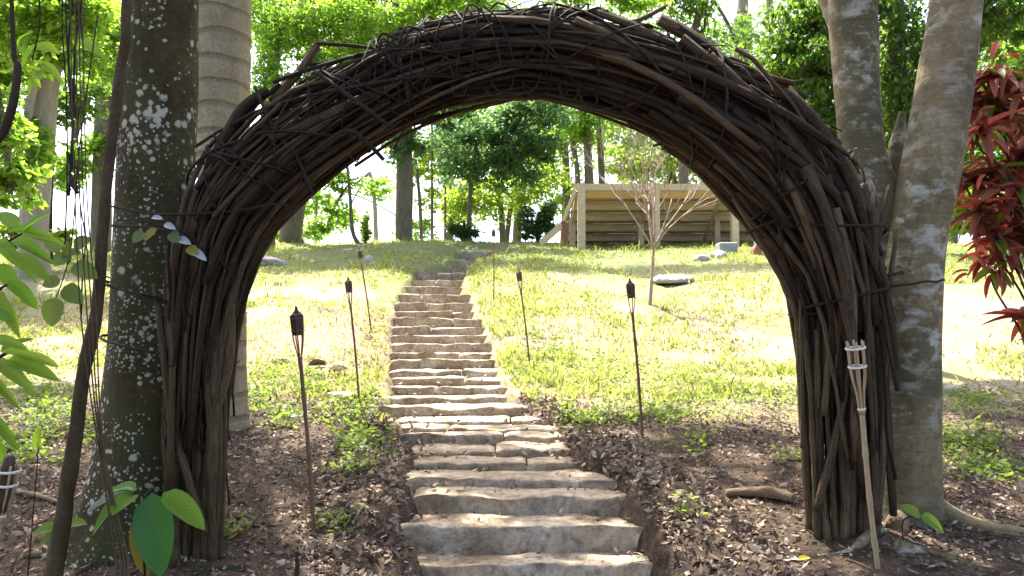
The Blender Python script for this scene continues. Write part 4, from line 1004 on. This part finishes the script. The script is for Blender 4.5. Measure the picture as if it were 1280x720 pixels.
def liana():
    g = on(72, 3.25)
    t = empty('liana', g, 'thick dark leaning liana stem left of the lichened trunk', 'liana')
    pts = [(152, -400, 3.6), (155, -150, 3.5), (158, 20, 3.4), (150, 90, 3.4), (138, 190, 3.35), (128, 290, 3.3), (122, 380, 3.3), (104, 470, 3.25), (92, 560, 3.25), (80, 640, 3.25)]
    q = [np.array(P(*a)) for a in pts]+[np.array(g)-[0, 0, .05]]
    tube('stem', q, (.015, .017, .023, .023, .023, .025, .028, .031, .034, .04), M['bark_liana'], t, 10, 60, .12, seed=3)
    # pale cords hanging along it
    t2 = empty('vine', on(150, 3.05), 'pale dry hanging vine strands crossing before the lichened trunk', 'vine')
    for k, dx in enumerate((0, 3, -4, 6)):
        q = [np.array(P(a+dx*f, b, 3.05)) for a, b, f in ((92, -300, 1), (95, 60, 1.5), (100, 250, 1.5), (108, 380, 2), (116, 480, 1.2), (126, 560, .6), (140, 640, 1), (152, 712, 1.5))]
        q.append(np.array(on(156+dx, 3.05))-[0, 0, .03])
        tube('strand', q, (.0025, .003, .0055), M['dryvine'], t2, 5, 50, .1, seed=k)
    t3 = empty('vine', on(88, 3.4), 'dark hanging rootlets with a drooping knot at the upper left', 'vine')
    for k, (x, y0, y1, r) in enumerate(((92, -300, 245, .005), (88, -300, 240, .003), (97, -300, 130, .004), (82, -300, 330, .003), (104, 100, 400, .003))):
        q = [np.array(P(x+random.uniform(-7, 7), y, 3.4)) for y in np.linspace(y0, y1, 7)]
        tube('strand', q, (r*.5, r, r*1.3), M['vine'], t3, 5, 26, .15, seed=k)
    for px, py in ((90, 105), (92, 135), (88, 200), (92, 230)): tube('knot', [P(px-4, py-10, 3.38), P(px, py, 3.38), P(px+5, py+12, 3.38)], (.006, .016, .006), M['vine'], t3, 6, 8, .2)
    t4 = empty('branch', P(0, -40, 3.2), 'bare dark branch curving down in the top left corner', 'branch')
    tube('branch_wood', [P(20, -300, 3.2), P(14, -60, 3.2), P(17, 60, 3.2), P(22, 85, 3.2), P(16, 130, 3.2), P(4, 165, 3.2), P(-12, 185, 3.2)], (.006, .008, .012, .018, .018, .014), M['bark_dark'], t4, 8, 40, .12)
liana()
def vine_leaves():
    D = 3.2; t = empty('leafy_vine', on(112, 3.3), 'dangling vine with oval olive leaves left of the liana', 'vine')
    tube('strand', [P(122, 20, 3.28), P(100, 180, D), P(90, 300, D), P(80, 345, D), P(70, 372, D)], (.003, .0025), M['vine'], t, 5, 20)
    for a, b, c, d, w_ in ((80, 310, 55, 302, 20), (84, 318, 66, 330, 20), (86, 330, 82, 302, 14), (92, 308, 112, 298, 18), (92, 330, 120, 346, 22), (76, 350, 52, 356, 18), (80, 358, 102, 378, 22), (70, 372, 62, 408, 27), (98, 312, 90, 318, 12)):
        leaf(t, P(a, b, D), P(c, d, D-.03), w_/FPX*D*1.05, 'leaf_olive', 'broad', .12, .15, (random.uniform(-.4, .4), -1, .3))
    t = empty('leafy_vine', P(150, 290, 3.3), 'vine spray with yellowed and pale silvery leaves tied across the lichened trunk', 'vine')
    tube('strand', [P(146, 275, 3.36), P(190, 278, 3.3), P(225, 295, 3.28), P(258, 322, 3.3)], (.004, .003), M['vine'], t, 5, 14)
    for a, b, c, d, w_, m_ in ((180, 290, 162, 306, 18, 'leaf_olive'), (195, 285, 178, 303, 14, 'leaf_old'), (190, 272, 206, 273, 9, 'leaf_silver'), (206, 280, 222, 287, 10, 'leaf_silver'), (222, 298, 242, 306, 12, 'leaf_silver'), (240, 312, 262, 328, 12, 'leaf_silver'), (214, 290, 224, 306, 18, 'leaf_olive'), (236, 308, 248, 322, 16, 'leaf_old')):
        leaf(t, P(a, b, 3.28), P(a+(c-a)*.8, b+(d-b)*.8, 3.25), w_*.85/FPX*3.3, m_, 'broad', .1, .2, (random.uniform(-.3, .3), -1, .5))
    D = 3.6; t = empty('hanging_bough', P(60, -60, D), 'leafy green bough hanging in the top left corner', 'branch')
    for pts in ([(40, -80), (50, 20), (40, 75)], [(90, -80), (100, 20), (105, 70)]): tube('twig', [P(a, b, D) for a, b in pts], (.006, .003), M['vine'], t, 5, 12)
    rg = random.Random(9)
    for k in range(22):
        a, b = rg.choice([(42, 40), (46, 55), (52, 78), (100, 52), (104, 70), (100, 30), (30, 85), (44, 92)])
        c, d = a+rg.uniform(-30, 30), b+rg.uniform(-5, 34)
        leaf(t, P(a, b, D), P(c, d, D+rg.uniform(-.1, .1)), rg.uniform(10, 15)/FPX*D, 'leaf_light', 'lance', .1, .2, (rg.uniform(-.5, .5), -.8, .6))
vine_leaves()
def red_plant():
    D = 4.9; g = on(1320, 4.9)
    t = empty('red_plant', g, 'red and maroon strap leaved plant reaching in from the right edge', 'plant')
    rg = random.Random(12)
    heads = [(1238, 95, 0), (1272, 100, .1), (1222, 165, -.1), (1258, 150, .15), (1240, 215, 0), (1275, 200, 0), (1228, 265, -.1), (1262, 262, .1), (1240, 340, 0), (1245, 300, 0), (1278, 300, .1), (1210, 225, .1), (1216, 120, .15), (1290, 400, -.1), (1290, 240, .2), (1300, 150, .1), (1236, 130, .1), (1268, 235, -.15)]
    extra = MB(); lm = leaf_mesh('strap_leaf', .45, .25, 'strap'); lv = np.array([v.co[:] for v in lm.vertices]); lf = np.array([p.vertices[:] for p in lm.polygons])
    for hi, (hx, hy, dd) in enumerate(heads):
        c = P(hx, hy, D+dd)
        for k in range(16):
            b = c+Vector((rg.gauss(0, .07), rg.gauss(0, .08), rg.gauss(0, .07))); a = rg.uniform(0, 2*PI); el = rg.uniform(-.9, .6); ln = rg.uniform(.10, .2)
            d = Vector((math.cos(a)*math.cos(el), math.sin(a)*math.cos(el), math.sin(el))).normalized(); x = d.cross(Vector((rg.uniform(-.3, .3), -.25, 1))).normalized(); z = x.cross(d)
            extra.add(lv @ np.array([np.array(x)*rg.uniform(.035, .055), np.array(d)*ln, np.array(z)*ln])+np.array(b), lf)
        tube('stem', [g-Vector((0, 0, .05)), P(1325, 520, D), P((hx+1330)/2, hy+90, D+dd*.5), P(hx+4, hy+22, D+dd), c], (.014, .011, .009, .007, .006), M['bark_liana'], t, 6, 20)
        small = hi == 8
        for k in range(6 if small else 16):
            a = rg.uniform(0, 2*PI); el = rg.uniform(-.75, .75); ln = rg.uniform(.17, .29)*(.7 if small else 1)
            d = Vector((math.cos(a)*math.cos(el), math.sin(a)*math.cos(el), math.sin(el)+.1)).normalized()
            m_ = 'leaf_redgreen' if (small or rg.random() < (.28 if hi in (0, 3, 7, 4) else .14)) else 'leaf_red'
            leaf(t, c, c+d*ln, rg.uniform(.050, .080), m_, 'strap', rg.choice((.25, .45, .6)), .25, (rg.uniform(-.2, .2), -.25, 1))
    o = put('inner_leaves', extra.mesh('inner_leaves'), M['leaf_red'], t); o['kind'] = 'stuff'
red_plant()

# ------------------------------------------------------------------ fallen things on the litter
def fallen():
    t = empty('fallen_log', G(950, 622), 'short pale dead log lying in the litter right of the steps', 'log')
    tube('wood', [G(908, 622, .02), G(935, 622, .03), G(965, 624, .035), G(992, 630, .03)], (.018, .03, .035, .026), M['log'], t, 10, 22, .18)
    tube('stub', [G(935, 622, .03), G(922, 617, .06)], (.016, .008), M['log'], t, 7, 6, .1)
    t = empty('fallen_branch', G(50, 626), 'thin fallen branch on the litter left of the liana', 'branch')
    tube('wood', [G(18, 618, .015), G(45, 624, .02), G(74, 632, .015)], (.012, .014, .009), M['log'], t, 7, 14, .12)
    t = empty('stump', G(371, 716), 'thin broken dark stake at the bottom left of the steps', 'stake')
    tube('wood', [G(371, 722, -.03), G(371, 722, .06), G(370, 722, .115)], (.011, .010, .007), M['bark_dark'], t, 7, 8, .15)
    for px, py, lab in ((1007, 704, 'yellow fallen leaf on the litter before the right arch foot'), (296, 668, 'yellow fallen leaf right of the left arch foot'), (1150, 622+10, None)):
        if not lab: continue
        g = G(px, py, .012); o = leaf(None, g+Vector((-.03, 0, 0)), g+Vector((.03, .015, .01)), .032, 'yellow_leaf', 'broad', .1, .3, (0, -.4, 1), name='fallen_leaf'); tag(o, lab, 'leaf', 'yellow fallen leaves')
    for px, py, lab in ((422, 468, 'curled brown dead frond on the grass left of the steps'), (396, 460, 'dark dead branch tip behind the nearest left torch')):
        g = G(px, py, .015); t = empty('dead_frond', g, lab, 'dead leaf')
        for k in range(4): leaf(t, g+Vector((-.10, 0, 0)), g+Vector((.10, random.uniform(-.12, .12), random.uniform(.0, .05)+.12*.2)), .05, 'litter', 'lance', .1, .5, (random.uniform(-.6, .6), -.5, 1))
fallen()

# ------------------------------------------------------------------ ground cover
def in_stairs(x, y, m=.0):
    xc = np.interp(y, stp[:, 0], (stp[:, 2]+stp[:, 3])/2); hw = np.interp(y, stp[:, 0], (stp[:, 3]-stp[:, 2])/2)
    return (np.abs(x-xc) < hw+m) & (y < 24)
def grass():
    n = 300000; rg = np.random.default_rng(8)
    y = 5.2*(30/5.2)**(rg.random(n)**1.05); x = (rg.random(n)*2-1)*(y*.78+1.5)
    dens = fbm(x*.45+11, y*.45, 0, 3)*.8+fbm(x*2.1, y*2.1, 5, 3)*.45
    edge = y+fbm(x*1.1, y*1.1, 9, 3)*.8
    pr = np.clip(.18+34*.01*sstep(13, 17, y)+dens*.85, .02, .9)*sstep(6.3, 7.4, edge)
    # bare pinkish earth left of the steps
    bare = np.exp(-((x+2.3)/1.3)**2-((y-9.5)/2.4)**2)*.93+np.exp(-((x-1.2)/1.0)**2-((y-10)/1.6)**2)*.5
    pr = pr*(1-bare)
    keep = (rg.random(n) < pr) & ~in_stairs(x, y, .03); x, y = x[keep], y[keep]; n = len(x)
    z = H(x, y)-.005
    h = (1+1.5*sstep(.35, .8, fbm(x*2.8, y*2.8, 7, 2)))*(.028+.055*rg.random(n)**2)*(1+.5*fbm(x*1.5, y*1.5, 2, 2).clip(-.6, 1))*(1+y*.016); a = rg.random(n)*2*PI; lean = .2+rg.random(n)*1.3; az = rg.random(n)*2*PI
    wd = (.0045+.005*rg.random(n))*(1+y*.045)
    b = np.stack([x, y, z], 1); s = np.stack([np.cos(a), np.sin(a), 0*a], 1)*wd[:, None]
    m = b+np.stack([np.cos(az)*lean*h*.35, np.sin(az)*lean*h*.35, h*.6], 1); tp = b+np.stack([np.cos(az)*lean*h, np.sin(az)*lean*h, h*.95], 1)
    V = np.stack([b-s, b+s, m+s*.7, tp, m-s*.7], 1).reshape(-1, 3)
    F = (np.arange(n)[:, None]*5+np.array([[0, 1, 2, 4]])); F2 = (np.arange(n)[:, None]*5+np.array([[4, 2, 3, 3]]))
    Ft = np.concatenate([np.arange(n)[:, None]*5+np.array([[0, 1, 2]]), np.arange(n)[:, None]*5+np.array([[0, 2, 4]]), np.arange(n)[:, None]*5+np.array([[4, 2, 3]])])
    o = put('grass', np_mesh('grass', V, Ft), M['grass']); tag(o, 'sparse sunlit yellow green grass of the meadow', 'grass', kind='stuff')
grass()
def weeds():
    rg = np.random.default_rng(18); cs = []
    def patch(px, py, rx, ry, n):
        for k in range(n):
            g = G(px+rg.normal()*rx*.5, py+rg.normal()*ry*.5); cs.append(np.array(g))
    for a in ((340, 465, 50, 18, 50), (400, 480, 60, 22, 60), (445, 515, 40, 26, 60), (450, 560, 26, 26, 26), (460, 440, 30, 30, 30), (435, 590, 40, 8, 8), (420, 660, 20, 10, 6), (290, 672, 12, 6, 4), (720, 525, 40, 16, 26), (780, 522, 60, 14, 36), (840, 520, 40, 10, 24), (860, 560, 30, 16, 8), (700, 440, 60, 40, 60),
              (820, 480, 120, 30, 90), (950, 490, 90, 20, 60), (1220, 560, 60, 22, 50), (1250, 590, 40, 14, 20), (1215, 590, 30, 8, 12), (985, 575, 12, 6, 4), (40, 500, 50, 30, 60), (30, 560, 40, 26, 36), (60, 520, 50, 30, 40), (100, 540, 20, 16, 14), (50, 450, 60, 20, 40), (640, 480, 30, 30, 20), (480, 380, 20, 30, 20), (1230, 500, 50, 16, 30), (320, 500, 30, 16, 30), (860, 640, 8, 4, 2), (360, 520, 40, 20, 24)):
        patch(*a)
    cs = np.array(cs); cs = cs[~in_stairs(cs[:, 0], cs[:, 1], .02)]
    k = rg.integers(0, len(cs), len(cs)*14); p = cs[k]+rg.normal(size=(len(k), 3))*np.array([.055, .055, 0]); p[:, 2] = H(p[:, 0], p[:, 1])+.01+np.abs(rg.normal(size=len(k)))*.035
    V, F = leaf_cloud(p, .04, .022, -.1, rng=rg, up=1.6)
    o = put('weeds', np_mesh('weeds', V, F), M['weed']); tag(o, 'low bright green weeds along the shade edge', 'weeds', kind='stuff')
weeds()
def litter():
    rg = np.random.default_rng(28); n = 42000
    y = 2.4+5.4*rg.random(n)**.8; x = (rg.random(n)*2-1)*(y*.78+.6)
    keep = ((rg.random(n) < 1-.85*sstep(6.2, 7.6, y+fbm(x, y, 3, 2)*.6)) & (~in_stairs(x, y, .0))); keep &= fbm(x*1.9, y*1.9, 6, 3)+.9*rg.random(n) > .18; x, y = x[keep], y[keep]
    p = np.stack([x, y, H(x, y)+.006+rg.random(len(x))*.012], 1)
    V, F = leaf_cloud(p, .028, .013, 0.0, rng=rg, up=1.2, jit=.5)
    m2 = 3200; y2 = 2.4+5.0*rg.random(m2)**.8; x2 = (rg.random(m2)*2-1)*(y2*.78+.6); kp = ~in_stairs(x2, y2, -.02); kp &= fbm(x2*1.6, y2*1.6, 4, 3)+.5*rg.random(m2) > .1; x2, y2 = x2[kp], y2[kp]
    V2, F2 = leaf_cloud(np.stack([x2, y2, H(x2, y2)+.012], 1), 0.050, .021, 0.0, rng=rg, up=1.0, jit=.4)
    m3 = 38000; y3 = 2.4+4.6*rg.random(m3)**.8; x3 = (rg.random(m3)*2-1)*(y3*.78+.6); kp = ~in_stairs(x3, y3, .02); x3, y3 = x3[kp], y3[kp]
    V3, F3 = leaf_cloud(np.stack([x3, y3, H(x3, y3)+.003], 1), .018, .010, 0.0, rng=rg, up=1.0, jit=.6)
    m5 = 9000; y5 = 3.0+4.2*rg.random(m5); xc5 = np.interp(y5, stp[:, 0], (stp[:, 2]+stp[:, 3])/2); hw5 = np.interp(y5, stp[:, 0], (stp[:, 3]-stp[:, 2])/2)
    x5 = xc5+np.where(rg.random(m5) < .5, -1, 1)*(hw5+.0+.55*rg.random(m5)**1.3)
    V5, F5 = leaf_cloud(np.stack([x5, y5, H(x5, y5)+.008], 1), .036, .017, 0.0, rng=rg, up=.3, jit=.6)
    F = np.concatenate([F, F2+len(V), F3+len(V)+len(V2), F5+len(V)+len(V2)+len(V3)]); V = np.concatenate([V, V2, V3, V5])
    o = put('leaf_litter', np_mesh('leaf_litter', V, F), M['litter']); tag(o, 'brown leaf litter covering the shaded earth', 'leaf litter', kind='stuff')
    # few leaves on the steps
    q = []
    for k in range(len(stp)-1):
        m4 = 60 if k < 12 else 30; u = rg.random(m4); u = np.where(rg.random(m4) < .5, u, np.where(u < .5, u*u, 1-(1-u)**2))
        xx = stp[k, 2]+.04+(stp[k, 3]-stp[k, 2]-.08)*u; yy = stp[k, 0]+.05+(stp[k+1, 0]-stp[k, 0]-.03)*rg.random(m4)**.6
        q.append(np.stack([xx, yy, np.full(m4, stp[k, 1]+.014)], 1))
    V4, F4 = leaf_cloud(np.concatenate(q), .034, .017, 0.0, rng=rg, up=1.6, jit=.6)
    o = put('step_litter', np_mesh('step_litter', V4, F4), M['litter']); tag(o, 'few brown leaves fallen on the stone treads', 'leaf litter', kind='stuff')
    mb = MB()
    for k in range(1500):
        yy = 2.5+5*rg.random(); xx = (rg.random()*2-1)*(yy*.75+.4)
        if in_stairs(np.array([xx]), np.array([yy]), .02)[0]: continue
        a = rg.random()*2*PI; ln = .04+.16*rg.random()**2; zz = Hf(xx, yy)+.012
        d = np.array([math.cos(a), math.sin(a), 0])*ln; e = np.array([xx, yy, zz])+d; e[2] = Hf(e[0], e[1])+.012
        mid = (np.array([xx, yy, zz])+e)/2+rg.normal(size=3)*.008
        mb.add(*tube_arrays(spline([np.array([xx, yy, zz]), mid, e], 4), np.linspace(.004, .002, 4), 4))
    o = put('twigs', mb.mesh('twigs'), M['twig']); tag(o, 'small dry twigs scattered over the litter', 'twigs', kind='stuff')
litter()
